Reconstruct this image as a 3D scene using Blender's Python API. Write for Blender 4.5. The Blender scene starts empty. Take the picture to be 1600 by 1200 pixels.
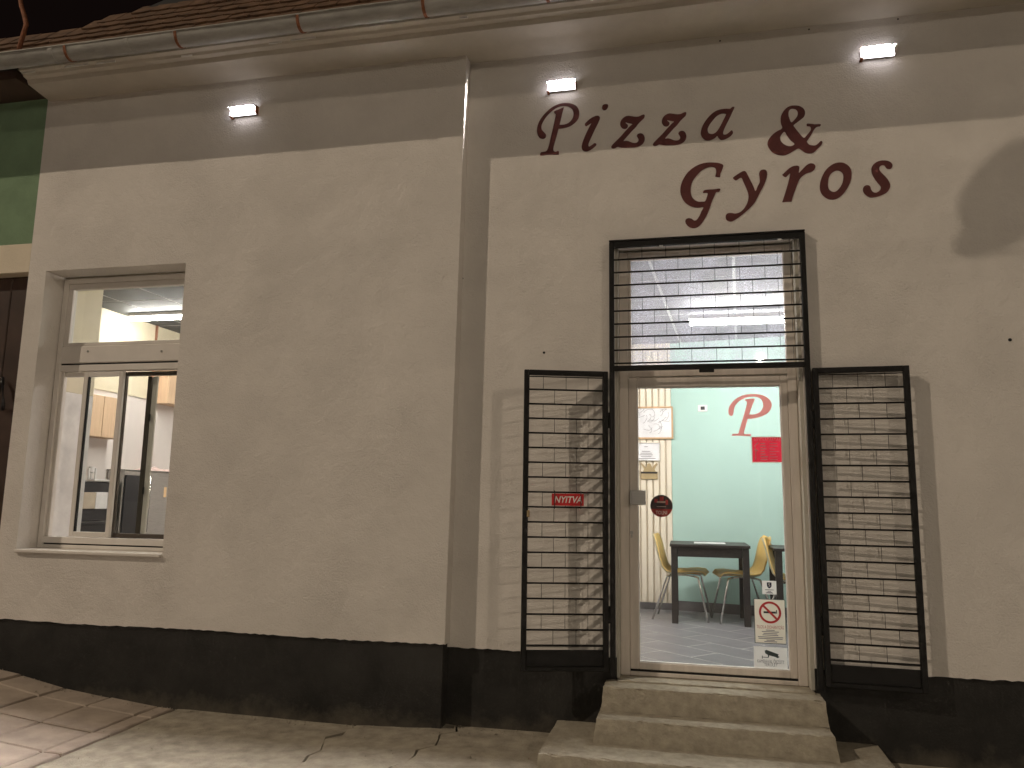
import bpy, bmesh, math, random
from mathutils import Vector, Matrix
from mathutils.geometry import tessellate_polygon
random.seed(7)
R = math.radians
sc = bpy.context.scene
col = sc.collection

# ------------------------------------------------------------------ camera
CAM = Vector((0.0, -5.4, 1.56))
YAW, PITCH, ROLL, FPX = R(12.548), R(8.49), R(0.9047), 1202.0
fw = Vector((-math.sin(YAW)*math.cos(PITCH), math.cos(YAW)*math.cos(PITCH), math.sin(PITCH)))
rt0 = Vector((math.cos(YAW), math.sin(YAW), 0)); up0 = rt0.cross(fw)
rt = math.cos(ROLL)*rt0 + math.sin(ROLL)*up0
up = math.cos(ROLL)*up0 - math.sin(ROLL)*rt0
cd = bpy.data.cameras.new('camera'); cam = bpy.data.objects.new('camera', cd); col.objects.link(cam)
cd.sensor_width = 36; cd.lens = FPX/1600*36; cd.clip_start = 0.05; cd.clip_end = 400
cam.matrix_world = Matrix(((rt.x, up.x, -fw.x, CAM.x), (rt.y, up.y, -fw.y, CAM.y), (rt.z, up.z, -fw.z, CAM.z), (0, 0, 0, 1)))
sc.camera = cam

# ------------------------------------------------------------------ night sky, street light, exposure
w = bpy.data.worlds.new('World'); sc.world = w; w.use_nodes = True
bg = w.node_tree.nodes['Background']
bg.inputs[0].default_value = (0.34, 0.2, 0.17, 1); bg.inputs[1].default_value = 0.012
sc.view_settings.view_transform = 'Standard'; sc.view_settings.look = 'None'
sc.view_settings.exposure = 0; sc.view_settings.gamma = 1
sc.cycles.use_denoising = True
sc.cycles.sample_clamp_indirect = 4
sc.cycles.max_bounces = 10; sc.cycles.transparent_max_bounces = 16
LAMP_L = Vector((-23.0, -14.0, 21.4)); LAMP_R = Vector((17.0, -13.8, 11.2))
POWER_L, POWER_R = 13300.0, 2300.0
SODIUM = (1.0, 0.82, 0.63)
LAMP_C = Vector((3.5, -30.0, 8.0)); POWER_C = 2000.0
LED_FACE, ROOM_LED, KITCHEN_LED = 260000.0, 155.0, 90.0

# photograph pixel (1600 x 1200) -> point on a wall plane / level / side plane of the surveyed place
def ray(px, py): return (px-800)/FPX*rt - (py-600)/FPX*up + fw
def at(px, py, Y):
    d = ray(px, py); return CAM + d*((Y-CAM.y)/d.y)
def atz(px, py, z):
    d = ray(px, py); return CAM + d*((z-CAM.z)/d.z)
def atx(px, py, X):
    d = ray(px, py); return CAM + d*((X-CAM.x)/d.x)

# ------------------------------------------------------------------ materials
def newmat(name):
    m = bpy.data.materials.new(name); m.use_nodes = True
    nt = m.node_tree; return m, nt, nt.nodes['Principled BSDF'], nt.nodes['Material Output']
def N(nt, t, **kw):
    n = nt.nodes.new(t)
    for k, v in kw.items(): setattr(n, k, v)
    return n
def mat(name, c, rough=.6, metal=0, var=.12, vscale=6, bump=0, bscale=80, bdist=.002, detail=4, obj=False, spec=.4, streak=None):
    m, nt, b, out = newmat(name)
    g = N(nt, 'ShaderNodeTexCoord') if obj else N(nt, 'ShaderNodeNewGeometry')
    pos = g.outputs['Object'] if obj else g.outputs['Position']
    if streak:
        mp = N(nt, 'ShaderNodeMapping'); mp.inputs['Scale'].default_value = streak
        nt.links.new(pos, mp.inputs[0]); vpos = mp.outputs[0]
    else: vpos = pos
    n = N(nt, 'ShaderNodeTexNoise'); n.inputs['Scale'].default_value = vscale; n.inputs['Detail'].default_value = 6; n.inputs['Roughness'].default_value = .6
    nt.links.new(vpos, n.inputs['Vector'])
    r = N(nt, 'ShaderNodeValToRGB')
    r.color_ramp.elements[0].position = .3; r.color_ramp.elements[1].position = .7
    r.color_ramp.elements[0].color = tuple(x*(1-var) for x in c)+(1,); r.color_ramp.elements[1].color = tuple(min(1, x*(1+var)) for x in c)+(1,)
    nt.links.new(n.outputs[0], r.inputs[0]); nt.links.new(r.outputs[0], b.inputs['Base Color'])
    b.inputs['Roughness'].default_value = rough; b.inputs['Metallic'].default_value = metal; b.inputs['Specular IOR Level'].default_value = spec
    if bump:
        n2 = N(nt, 'ShaderNodeTexNoise'); n2.inputs['Scale'].default_value = bscale; n2.inputs['Detail'].default_value = detail
        nt.links.new(vpos if streak else pos, n2.inputs['Vector'])
        bp = N(nt, 'ShaderNodeBump'); bp.inputs['Strength'].default_value = bump; bp.inputs['Distance'].default_value = bdist
        nt.links.new(n2.outputs[0], bp.inputs['Height']); nt.links.new(bp.outputs[0], b.inputs['Normal'])
    return m
def stucco(name, c, strength=1.0, var=.05, rough=.9):
    """sprayed render: fine grain, coarser blobs, slow trowel waves"""
    m, nt, b, out = newmat(name)
    g = N(nt, 'ShaderNodeNewGeometry'); P = g.outputs['Position']
    def noise(s, d, ro=.55):
        n = N(nt, 'ShaderNodeTexNoise'); n.inputs['Scale'].default_value = s; n.inputs['Detail'].default_value = d; n.inputs['Roughness'].default_value = ro
        nt.links.new(P, n.inputs['Vector']); return n.outputs[0]
    a = noise(82, 4, .62); bb = noise(17, 3); cc = noise(2.2, 2); dd = noise(5, 3)
    pit = N(nt, 'ShaderNodeTexVoronoi'); pit.inputs['Scale'].default_value = 26; nt.links.new(P, pit.inputs['Vector'])
    pr = N(nt, 'ShaderNodeMapRange'); pr.inputs[1].default_value = .0; pr.inputs[2].default_value = .16; pr.inputs[3].default_value = -.9; pr.inputs[4].default_value = 0
    nt.links.new(pit.outputs['Distance'], pr.inputs[0])
    def mul(x, k):
        q = N(nt, 'ShaderNodeMath', operation='MULTIPLY'); nt.links.new(x, q.inputs[0])
        if isinstance(k, (int, float)): q.inputs[1].default_value = k
        else: nt.links.new(k, q.inputs[1])
        return q.outputs[0]
    def add(x, y):
        q = N(nt, 'ShaderNodeMath', operation='ADD'); nt.links.new(x, q.inputs[0]); nt.links.new(y, q.inputs[1]); return q.outputs[0]
    # the amount of grain varies from place to place
    amt = N(nt, 'ShaderNodeMapRange'); amt.inputs[1].default_value = .35; amt.inputs[2].default_value = .65; amt.inputs[3].default_value = .35; amt.inputs[4].default_value = 1.15
    nt.links.new(cc, amt.inputs[0])
    sel = N(nt, 'ShaderNodeMapRange'); sel.inputs[1].default_value = .52; sel.inputs[2].default_value = .6
    nt.links.new(dd, sel.inputs[0])
    h = add(mul(mul(a, .95), amt.outputs[0]), add(mul(bb, .7), add(mul(cc, 2.0), mul(mul(pr.outputs[0], .35), sel.outputs[0]))))
    bp = N(nt, 'ShaderNodeBump'); bp.inputs['Strength'].default_value = strength; bp.inputs['Distance'].default_value = .010
    nt.links.new(h, bp.inputs['Height']); nt.links.new(bp.outputs[0], b.inputs['Normal'])
    r = N(nt, 'ShaderNodeValToRGB'); r.color_ramp.elements[0].position = .3; r.color_ramp.elements[1].position = .7
    r.color_ramp.elements[0].color = tuple(x*(1-var) for x in c)+(1,); r.color_ramp.elements[1].color = tuple(x*(1+var) for x in c)+(1,)
    nt.links.new(noise(3.1, 6, .65), r.inputs[0]); nt.links.new(r.outputs[0], b.inputs['Base Color'])
    b.inputs['Roughness'].default_value = rough; b.inputs['Specular IOR Level'].default_value = .25
    return m
def dusty_foot(m, dust, top):
    """splashed dirt near the pavement with a ragged upper edge"""
    nt = m.node_tree; b = nt.nodes['Principled BSDF']; src = b.inputs['Base Color'].links[0].from_socket
    g = N(nt, 'ShaderNodeNewGeometry'); sp = N(nt, 'ShaderNodeSeparateXYZ'); nt.links.new(g.outputs['Position'], sp.inputs[0])
    n = N(nt, 'ShaderNodeTexNoise'); n.inputs['Scale'].default_value = 7; n.inputs['Detail'].default_value = 8; n.inputs['Roughness'].default_value = .7; nt.links.new(g.outputs['Position'], n.inputs['Vector'])
    a = N(nt, 'ShaderNodeMath', operation='MULTIPLY_ADD'); a.inputs[1].default_value = .42; nt.links.new(n.outputs[0], a.inputs[0]); nt.links.new(sp.outputs['Z'], a.inputs[2])
    r = N(nt, 'ShaderNodeMapRange'); r.inputs[1].default_value = top+.12; r.inputs[2].default_value = top+.30; r.inputs[3].default_value = .75; r.inputs[4].default_value = 0; nt.links.new(a.outputs[0], r.inputs[0])
    mx = N(nt, 'ShaderNodeMix', data_type='RGBA'); nt.links.new(r.outputs[0], mx.inputs['Factor']); nt.links.new(src, mx.inputs['A']); mx.inputs['B'].default_value = dust+(1,)
    nt.links.new(mx.outputs['Result'], b.inputs['Base Color']); return m
def emit(name, c, s, one_sided=False):
    m, nt, b, out = newmat(name); nt.nodes.remove(b)
    e = N(nt, 'ShaderNodeEmission'); e.inputs[0].default_value = c+(1,); e.inputs[1].default_value = s
    if one_sided:
        g = N(nt, 'ShaderNodeNewGeometry'); q = N(nt, 'ShaderNodeMath', operation='MULTIPLY_ADD')
        q.inputs[1].default_value = -s; q.inputs[2].default_value = s
        nt.links.new(g.outputs['Backfacing'], q.inputs[0]); nt.links.new(q.outputs[0], e.inputs[1])
    nt.links.new(e.outputs[0], out.inputs[0]); return m
def glass(name, tint=(.94, .96, .95), dirt=0.0, dirt_col=(.75, .75, .8), refl=1.0):
    """clear pane: fresnel reflection over see-through, optional dust on it"""
    m, nt, b, out = newmat(name); nt.nodes.remove(b)
    t = N(nt, 'ShaderNodeBsdfTransparent'); t.inputs[0].default_value = tint+(1,)
    gl = N(nt, 'ShaderNodeBsdfGlossy'); gl.inputs['Roughness'].default_value = .02
    fr = N(nt, 'ShaderNodeFresnel')
    gb_ = N(nt, 'ShaderNodeNewGeometry'); io = N(nt, 'ShaderNodeMath', operation='MULTIPLY_ADD'); io.inputs[1].default_value = 1/1.45-1.45; io.inputs[2].default_value = 1.45   # same reflectance from both faces
    nt.links.new(gb_.outputs['Backfacing'], io.inputs[0]); nt.links.new(io.outputs[0], fr.inputs[0])
    mx = N(nt, 'ShaderNodeMixShader')
    k = N(nt, 'ShaderNodeMath', operation='MULTIPLY'); k.inputs[1].default_value = refl; nt.links.new(fr.outputs[0], k.inputs[0])
    nt.links.new(k.outputs[0], mx.inputs[0]); nt.links.new(t.outputs[0], mx.inputs[1]); nt.links.new(gl.outputs[0], mx.inputs[2])
    last = mx.outputs[0]
    if dirt:
        tr = N(nt, 'ShaderNodeBsdfTranslucent'); tr.inputs[0].default_value = dirt_col+(1,)
        n = N(nt, 'ShaderNodeTexNoise'); n.inputs['Scale'].default_value = 260; n.inputs['Detail'].default_value = 2
        n2 = N(nt, 'ShaderNodeTexNoise'); n2.inputs['Scale'].default_value = 5; n2.inputs['Detail'].default_value = 3
        g = N(nt, 'ShaderNodeNewGeometry'); nt.links.new(g.outputs['Position'], n.inputs['Vector']); nt.links.new(g.outputs['Position'], n2.inputs['Vector'])
        mr = N(nt, 'ShaderNodeMapRange'); mr.inputs[1].default_value = .42; mr.inputs[2].default_value = .72; mr.inputs[3].default_value = .25*dirt; mr.inputs[4].default_value = 1.9*dirt
        nt.links.new(n.outputs[0], mr.inputs[0])
        mu = N(nt, 'ShaderNodeMath', operation='MULTIPLY'); nt.links.new(mr.outputs[0], mu.inputs[0])
        mr2 = N(nt, 'ShaderNodeMapRange'); mr2.inputs[1].default_value = .3; mr2.inputs[2].default_value = .7; mr2.inputs[3].default_value = .6; mr2.inputs[4].default_value = 1.3
        nt.links.new(n2.outputs[0], mr2.inputs[0]); nt.links.new(mr2.outputs[0], mu.inputs[1])
        mx2 = N(nt, 'ShaderNodeMixShader'); nt.links.new(mu.outputs[0], mx2.inputs[0]); nt.links.new(last, mx2.inputs[1]); nt.links.new(tr.outputs[0], mx2.inputs[2]); last = mx2.outputs[0]
    nt.links.new(last, out.inputs[0]); return m

def sticker(name, c, k=.6, rough=.5):
    """print on thin film: part of the light behind it shines through"""
    m, nt, b, out = newmat(name); b.inputs['Base Color'].default_value = c+(1,); b.inputs['Roughness'].default_value = rough; b.inputs['Specular IOR Level'].default_value = .3
    t = N(nt, 'ShaderNodeBsdfTranslucent'); t.inputs[0].default_value = c+(1,)
    mx = N(nt, 'ShaderNodeMixShader'); mx.inputs[0].default_value = k
    nt.links.new(b.outputs[0], mx.inputs[1]); nt.links.new(t.outputs[0], mx.inputs[2]); nt.links.new(mx.outputs[0], out.inputs[0]); return m
M = dict(
    wall=stucco('white_render', (.76, .725, .68), .9, .045),
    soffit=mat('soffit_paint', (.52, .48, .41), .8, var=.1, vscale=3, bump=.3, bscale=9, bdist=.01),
    plinth=stucco('charcoal_plinth', (.030, .029, .027), .35, .3),
    green=stucco('green_render', (.19, .285, .175), .6, .14),
    cream_band=stucco('cream_band', (.78, .70, .56), .4),
    brown=mat('brown_gate_paint', (.05, .03, .022), .55, var=.25, vscale=4),
    concrete=mat('old_concrete', (.35, .315, .25), .93, var=.28, vscale=9, bump=.9, bscale=80, bdist=.006, detail=8),
    step=mat('step_concrete', (.37, .335, .265), .93, var=.2, vscale=16, bump=.9, bscale=70, bdist=.006, detail=8),
    slab=mat('paving_slab', (.40, .335, .275), .9, var=.2, vscale=5, bump=.6, bscale=90, bdist=.003, detail=6),
    joint=mat('joint_dirt', (.09, .075, .055), 1, var=.4, vscale=20),
    asphalt=mat('asphalt', (.13, .125, .12), .9, var=.2, vscale=8, bump=.6, bscale=120, bdist=.004),
    iron=mat('black_iron', (.010, .0095, .009), .6, spec=.2, var=.2, vscale=20, bump=.15, bscale=150, bdist=.001),
    zinc=mat('zinc_gutter', (.33, .325, .30), .62, .25, var=.2, vscale=5, streak=(1, 4, 4)),
    rust=mat('rusty_iron', (.20, .075, .035), .85, var=.35, vscale=30),
    tile=mat('roof_tile', (.12, .068, .038), .85, var=.45, vscale=9, bump=.6, bscale=60, bdist=.004),
    flake=mat('bare_plaster', (.75, .74, .70), .8),
    letter=mat('dark_red_paint', (.088, .020, .018), .6, var=.12, vscale=12, bump=.35, bscale=58, bdist=.004),
    pvc=mat('white_frame_paint', (.78, .745, .70), .45, var=.06, vscale=4),
    doorpaint=mat('door_paint', (.74, .68, .62), .5, var=.08, vscale=5, streak=(5, 5, .6)),
    jamb=stucco('jamb_render', (.50, .48, .42), .45),
    shadedframe=mat('shaded_frame', (.11, .095, .08), .4, .4, var=.1),  # brown-grey stands in for shade on the frame's inner side
    seal=mat('black_seal', (.012, .012, .012), .7),
    steel=mat('brushed_steel', (.52, .51, .49), .32, 1, var=.12, vscale=12, streak=(1, 1, 14)),
    chrome=mat('chrome', (.72, .70, .66), .18, 1, var=.03),
    clear=glass('clear_glass'),
    dusty=glass('dusty_glass', dirt=.36, dirt_col=(.62, .62, .72)),
    mint=mat('mint_wall_paint', (.44, .62, .57), .65, var=.03, vscale=3),
    cream=mat('cream_panel', (.84, .75, .62), .55, var=.05, vscale=6),
    skirt=mat('grey_skirting', (.14, .13, .135), .45, var=.2, vscale=8),
    floor_tile=mat('grey_floor_tile', (.21, .20, .215), .36, var=.18, vscale=4, bump=.1, bscale=20),
    grout=mat('pale_grout', (.84, .80, .78), .8),
    ceil=mat('charcoal_ceiling_panel', (.10, .105, .11), .7, var=.2, vscale=6),
    ceil2=mat('grey_ceiling_panel', (.27, .27, .29), .7, var=.15, vscale=6),
    grid=mat('white_ceiling_grid', (.8, .8, .8), .5),
    room=mat('white_room_paint', (.80, .74, .70), .7, var=.03),
    yellowroom=mat('cream_room_paint', (.74, .67, .50), .6, var=.05),
    darkwood=mat('black_brown_wood', (.032, .026, .024), .45, var=.3, vscale=10, streak=(3, 14, 14)),
    chair=mat('yellow_shell', (.74, .50, .17), .42, var=.06),
    chairback=mat('olive_shell_outside', (.52, .47, .30), .5, var=.06),
    oak=mat('pale_oak', (.70, .50, .33), .5, var=.12, vscale=5, streak=(10, 10, .7)),
    black=mat('black_plastic', (.02, .02, .022), .35),
    greybox=mat('beige_plastic', (.50, .42, .32), .5),
    white=mat('white_plastic', (.80, .78, .76), .45),
    paper=mat('white_paper', (.80, .78, .80), .7),
    copper=mat('copper_pipe', (.72, .36, .24), .35, .6, var=.1),
    towel=mat('pink_towel', (.80, .62, .58), .95, bump=.5, bscale=120),
    red=mat('sign_red', (.55, .025, .03), .35, var=.05),
    menu_red=sticker('menu_red', (.62, .03, .06), .7, .35),
    pink=sticker('window_decal_red', (.62, .24, .22), .75),
    pale_edge=sticker('decal_edge', (.85, .80, .74), .6),
    sticker_dark=mat('sticker_black', (.035, .02, .02), .4),
    sticker_red=mat('sticker_red', (.33, .035, .03), .4),
    text_white=mat('text_white', (.85, .83, .80), .5),
    text_grey=mat('text_grey', (.22, .20, .22), .6),
    text_red=mat('text_red', (.45, .10, .07), .6),
    beige_card=sticker('beige_card', (.84, .77, .66), .6), film=sticker('white_film', (.88, .86, .84), .6),
    ring=mat('prohibition_red', (.52, .03, .03), .45),
    navy=mat('navy', (.01, .015, .05), .5),
    camgrey=mat('camera_print', (.05, .07, .075), .6),
    frame_wood=mat('picture_frame_wood', (.62, .40, .22), .5, var=.1),
    ink=mat('ink', (.15, .15, .16), .7),
    gold=mat('brown_carved_wood', (.40, .30, .16), .6),
    lampgrey=mat('lamp_housing', (.10, .095, .09), .5),
    polegrey=mat('galvanised_pole', (.35, .35, .35), .5, .6),
    hood=mat('lamp_hood', (.006, .006, .006), .9, spec=.05),
    led_halo=emit('led_halo', (1.0, .93, .97), 7.0),  # added glow that imitates camera bloom round the wall lights
    led_soft=emit('led_diffuser', (1.0, .93, .98), 22.0, True),
    led=emit('led_face', (1.0, .93, .92), LED_FACE, True),
    tube=emit('led_batten', (1.0, .95, .91), ROOM_LED),
    tubek=emit('led_batten_kitchen', (1.0, .93, .86), KITCHEN_LED),
    tubefill=emit('led_batten_fill', (1.0, .95, .91), 135.0),  # for the unseen batten added to brighten the dining room
    heat=emit('oven_glow', (1.0, .62, .34), .75),
    lampglow=emit('street_lamp_glass', (1.0, .80, .57), 60),
)

dusty_foot(M['plinth'], (.13, .115, .09), .02)
# ------------------------------------------------------------------ object helpers
def tag(o, label, cat, group=None):
    o['label'] = label; o['category'] = cat
    if group: o['group'] = group
    return o
def empty(name, loc, label=None, cat=None, group=None, rz=0):
    o = bpy.data.objects.new(name, None); col.objects.link(o)
    o.location = loc; o.rotation_euler = (0, 0, rz); o.empty_display_size = .1
    if label: tag(o, label, cat, group)
    return o
WORLD = {}
def origin(p):
    v = Vector((0, 0, 0))
    while p is not None: v += p.location; p = p.parent
    return v
def mk(name, vs, fs, m, parent=None, local=False, smooth=False, mats=None):
    """one mesh object; vertices in world space unless local (then in the parent's own space)"""
    vs = [Vector(v) for v in vs]
    if parent is None:
        lo = Vector([min(v[i] for v in vs) for i in range(3)]); hi = Vector([max(v[i] for v in vs) for i in range(3)])
        off = Vector(((lo.x+hi.x)/2, (lo.y+hi.y)/2, lo.z))
    elif local:
        off = Vector((0, 0, 0))
    else: off = origin(parent)
    me = bpy.data.meshes.new(name); me.from_pydata([v-off for v in vs], [], fs); me.update()
    if isinstance(m, (list, tuple)):
        for q in m: me.materials.append(q)
        if mats: me.polygons.foreach_set('material_index', mats)
    else: me.materials.append(m)
    if smooth: me.polygons.foreach_set('use_smooth', [True]*len(me.polygons))
    o = bpy.data.objects.new(name, me); col.objects.link(o)
    if parent is not None: o.parent = parent
    else: o.location = off
    return o
def struct(o): o['kind'] = 'structure'; return o
BOXF = [(0, 1, 2, 3), (7, 6, 5, 4), (0, 4, 5, 1), (1, 5, 6, 2), (2, 6, 7, 3), (3, 7, 4, 0)]
def boxv(lo, hi):
    (a, b, c), (d, e, f) = lo, hi
    a, d = min(a, d), max(a, d); b, e = min(b, e), max(b, e); c, f = min(c, f), max(c, f)
    return [(a, b, c), (a, e, c), (d, e, c), (d, b, c), (a, b, f), (a, e, f), (d, e, f), (d, b, f)]
def bevbox(lo, hi, bev):
    bm = bmesh.new(); vs = [bm.verts.new(v) for v in boxv(lo, hi)]
    for f in BOXF: bm.faces.new([vs[i] for i in f])
    bmesh.ops.recalc_face_normals(bm, faces=bm.faces)
    if bev: bmesh.ops.bevel(bm, geom=list(bm.edges), offset=bev, segments=1, affect='EDGES')
    bm.verts.index_update()
    out = [v.co.copy() for v in bm.verts], [[v.index for v in f.verts] for f in bm.faces]; bm.free(); return out
def box(name, lo, hi, m, parent=None, bev=.003, local=False):
    bev = min(bev, .45*min(abs(hi[i]-lo[i]) for i in range(3)))
    vs, fs = bevbox(lo, hi, bev); return mk(name, vs, fs, m, parent, local)
class MB:
    """collects several shapes of one part"""
    def __init__(s): s.v = []; s.f = []
    def add(s, vs, fs): n = len(s.v); s.v += [Vector(v) for v in vs]; s.f += [tuple(i+n for i in f) for f in fs]; return s
    def box(s, lo, hi, bev=.002):
        bev = min(bev, .45*min(abs(hi[i]-lo[i]) for i in range(3))); return s.add(*bevbox(lo, hi, bev))
    def tube(s, pts, r, n=8): return s.add(*tubev(pts, r, n))
    def build(s, name, m, parent=None, local=False, smooth=False): return mk(name, s.v, s.f, m, parent, local, smooth)
def tubev(pts, r, n=8):
    pts = [Vector(p) for p in pts]; vs = []; fs = []
    for i, p in enumerate(pts):
        t = (pts[min(i+1, len(pts)-1)]-pts[max(i-1, 0)]).normalized()
        a = t.cross(Vector((0, 0, 1)))
        if a.length < .05: a = t.cross(Vector((1, 0, 0)))
        a.normalize(); b = t.cross(a); rr = r[i] if isinstance(r, (list, tuple)) else r
        vs += [p+rr*(math.cos(2*math.pi*k/n)*a+math.sin(2*math.pi*k/n)*b) for k in range(n)]
    for i in range(len(pts)-1):
        for k in range(n): fs.append((i*n+k, i*n+(k+1) % n, (i+1)*n+(k+1) % n, (i+1)*n+k))
    fs.append(tuple(range(n))[::-1]); fs.append(tuple(range((len(pts)-1)*n, len(pts)*n)))
    return vs, fs
def tube(name, pts, r, m, parent=None, n=8, local=False):
    vs, fs = tubev(pts, r, n); return mk(name, vs, fs, m, parent, local, True)
def crom(pts, k=3):
    n = len(pts); out = []
    for i in range(n):
        p0, p1, p2, p3 = pts[i-1], pts[i], pts[(i+1) % n], pts[(i+2) % n]
        for j in range(k):
            t = j/k
            out.append(tuple(.5*((2*p1[c])+(-p0[c]+p2[c])*t+(2*p0[c]-5*p1[c]+4*p2[c]-p3[c])*t*t+(-p0[c]+3*p1[c]-3*p2[c]+p3[c])*t**3) for c in (0, 1)))
    return out
def plate(mb, loops, to3d, thick):
    """extruded flat shape with holes; loops in 2-D, to3d maps (a, b, depth)"""
    tri = tessellate_polygon([[Vector((x, y, 0)) for x, y in l] for l in loops])
    flat = [p for l in loops for p in l]; n = len(flat)
    vs = [to3d(a, b, 0) for a, b in flat]+[to3d(a, b, thick) for a, b in flat]
    if not thick: mb.add(vs[:n], [tuple(t) for t in tri]); return mb
    fs = [tuple(t) for t in tri]+[tuple(i+n for i in t[::-1]) for t in tri]
    s = 0
    for l in loops:
        for i in range(len(l)): a, b = s+i, s+(i+1) % len(l); fs.append((a, b, b+n, a+n))
        s += len(l)
    mb.add(vs, fs); return mb
def text_mesh(txt, size, offset=0.0, shear=0.0, align='CENTER'):
    cu = bpy.data.curves.new('txt', 'FONT'); cu.body = txt; cu.size = size; cu.align_x = align; cu.align_y = 'CENTER'
    cu.offset = offset; cu.shear = shear; cu.resolution_u = 3
    o = bpy.data.objects.new('txt', cu); col.objects.link(o)
    dg = bpy.context.evaluated_depsgraph_get(); me = bpy.data.meshes.new_from_object(o.evaluated_get(dg))
    vs = [v.co.copy() for v in me.vertices]; fs = [tuple(p.vertices) for p in me.polygons]
    bpy.data.objects.remove(o); bpy.data.curves.remove(cu); bpy.data.meshes.remove(me)
    return vs, fs
def lettering(name, txt, c, size, m, parent, ux=Vector((1, 0, 0)), uz=Vector((0, 0, 1)), width=None, **kw):
    """flat print at c: text runs along ux, up is uz"""
    vs, fs = text_mesh(txt, size, **kw)
    if width:
        wd = max(v.x for v in vs)-min(v.x for v in vs); k = width/wd
        for v in vs: v.x *= k
    c = Vector(c); return mk(name, [c+ux*v.x+uz*v.y for v in vs], fs, m, parent)
def film(name, x0, x1, z0, z1, y, m, parent): return mk(name, [(x0, y, z0), (x1, y, z0), (x1, y, z1), (x0, y, z1)], [(0, 1, 2, 3)], m, parent)
def ringbox(name, x0, x1, z0, z1, e, y0, y1, m, parent):
    mb = MB(); mb.box((x0, y0, z0), (x0+e, y1, z1), 0); mb.box((x1-e, y0, z0), (x1, y1, z1), 0); mb.box((x0+e, y0, z0), (x1-e, y1, z0+e), 0); mb.box((x0+e, y0, z1-e), (x1-e, y1, z1), 0); return mb.build(name, m, parent)
def disc(mb, c, r, y0, y1, n=32, hole=None):
    loops = [[(c[0]+r*math.cos(2*math.pi*i/n), c[1]+r*math.sin(2*math.pi*i/n)) for i in range(n)]]
    if hole: loops.append([(c[0]+hole*math.cos(2*math.pi*i/n), c[1]+hole*math.sin(2*math.pi*i/n)) for i in range(n)])
    return plate(mb, loops, lambda a, b, d: (a, y0+d, b), y1-y0)

# ------------------------------------------------------------------ key dimensions
YL = -.12                       # face of the projecting left bay; the right bay's face is Y = 0
XE = -5.39                      # left end of the building
XT, XB = -1.575, -1.622         # the bay's corner leans a little
ZS = 4.94                       # soffit
PL, PR = .557, .52              # top of the plinth on the left / right bay
FLOOR = .41
def ground_z(x):
    xs = [-40, -9, -5.24, -4.53, -3.8, -2.5, -1.59, 0, 40]; zs = [.55, .42, .182, .062, -.003, -.02, .005, -.01, -.05]
    for i in range(len(xs)-1):
        if x <= xs[i+1]: return zs[i]+(zs[i+1]-zs[i])*max(0, (x-xs[i])/(xs[i+1]-xs[i]))
    return zs[-1]

# ------------------------------------------------------------------ ground
def sheet(name, xs, ys, zf, m, parent=None):
    vs = [(x, y, zf(x, y)) for y in ys for x in xs]; n = len(xs)
    fs = [(j*n+i, j*n+i+1, (j+1)*n+i+1, (j+1)*n+i) for j in range(len(ys)-1) for i in range(n-1)]
    return mk(name, vs, fs, m, parent, smooth=True)
XS = [-90, -30, -15, -9, -7, -5.24, -4.53, -3.8, -2.5, -1.59, 0, 2, 5, 15, 30, 60]
struct(sheet('ground', XS, [-90, -30, -16, -7.02, 20, 60], lambda x, y: ground_z(x)-.16, M['joint']))
struct(sheet('road', XS, [-16, -12, -9, -7.2], lambda x, y: ground_z(x)-.13, M['asphalt']))
pave = struct(sheet('pavement', XS, [-7.0, -5, -3, -2, -1, .25], lambda x, y: ground_z(x)-.035, M['joint']))
kerb = MB()
for i in range(len(XS)-1):
    a, b = XS[i], XS[i+1]; za, zb = ground_z(a), ground_z(b)
    kerb.add([(a, -7.2, za-.16), (b, -7.2, zb-.16), (b, -6.99, zb-.16), (a, -6.99, za-.16), (a, -7.2, za-.01), (b, -7.2, zb-.01), (b, -6.99, zb-.01), (a, -6.99, za-.01)],
             [(3, 2, 1, 0), (4, 5, 6, 7), (0, 1, 5, 4), (1, 2, 6, 5), (2, 3, 7, 6), (3, 0, 4, 7)])
struct(kerb.build('kerb', M['concrete']))
# square paving slabs on the ramp at the left, each its own piece
def slab(x0, x1, y0, y1):
    j = lambda: random.uniform(-.004, .004); g = .007; e = .01; vs = []
    t = random.uniform(-.004, .004)
    for (zz, ins) in ((-.03, 0), (-.008, 0), (0, e)):
        for (x, y) in ((x0+g+ins, y0+g+ins), (x1-g-ins, y0+g+ins), (x1-g-ins, y1-g-ins), (x0+g+ins, y1-g-ins)):
            vs.append((x+j()*.4, y+j()*.4, ground_z(x)+zz+t+j()*.5))
    fs = [(8, 9, 10, 11)]+[(k*4+i, k*4+(i+1) % 4, (k+1)*4+(i+1) % 4, (k+1)*4+i) for k in (0, 1) for i in range(4)]
    mk('paving_slab', vs, fs, M['slab'], pave)
xe = [-3.69, -3.83]+[-3.83-.405*i for i in range(1, 12)]
ye = [-.10, -.36]+[-.36-.405*i for i in range(1, 17)]
for i in range(len(xe)-1):
    for j in range(len(ye)-1): slab(xe[i+1], xe[i], ye[j+1], ye[j])
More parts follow.
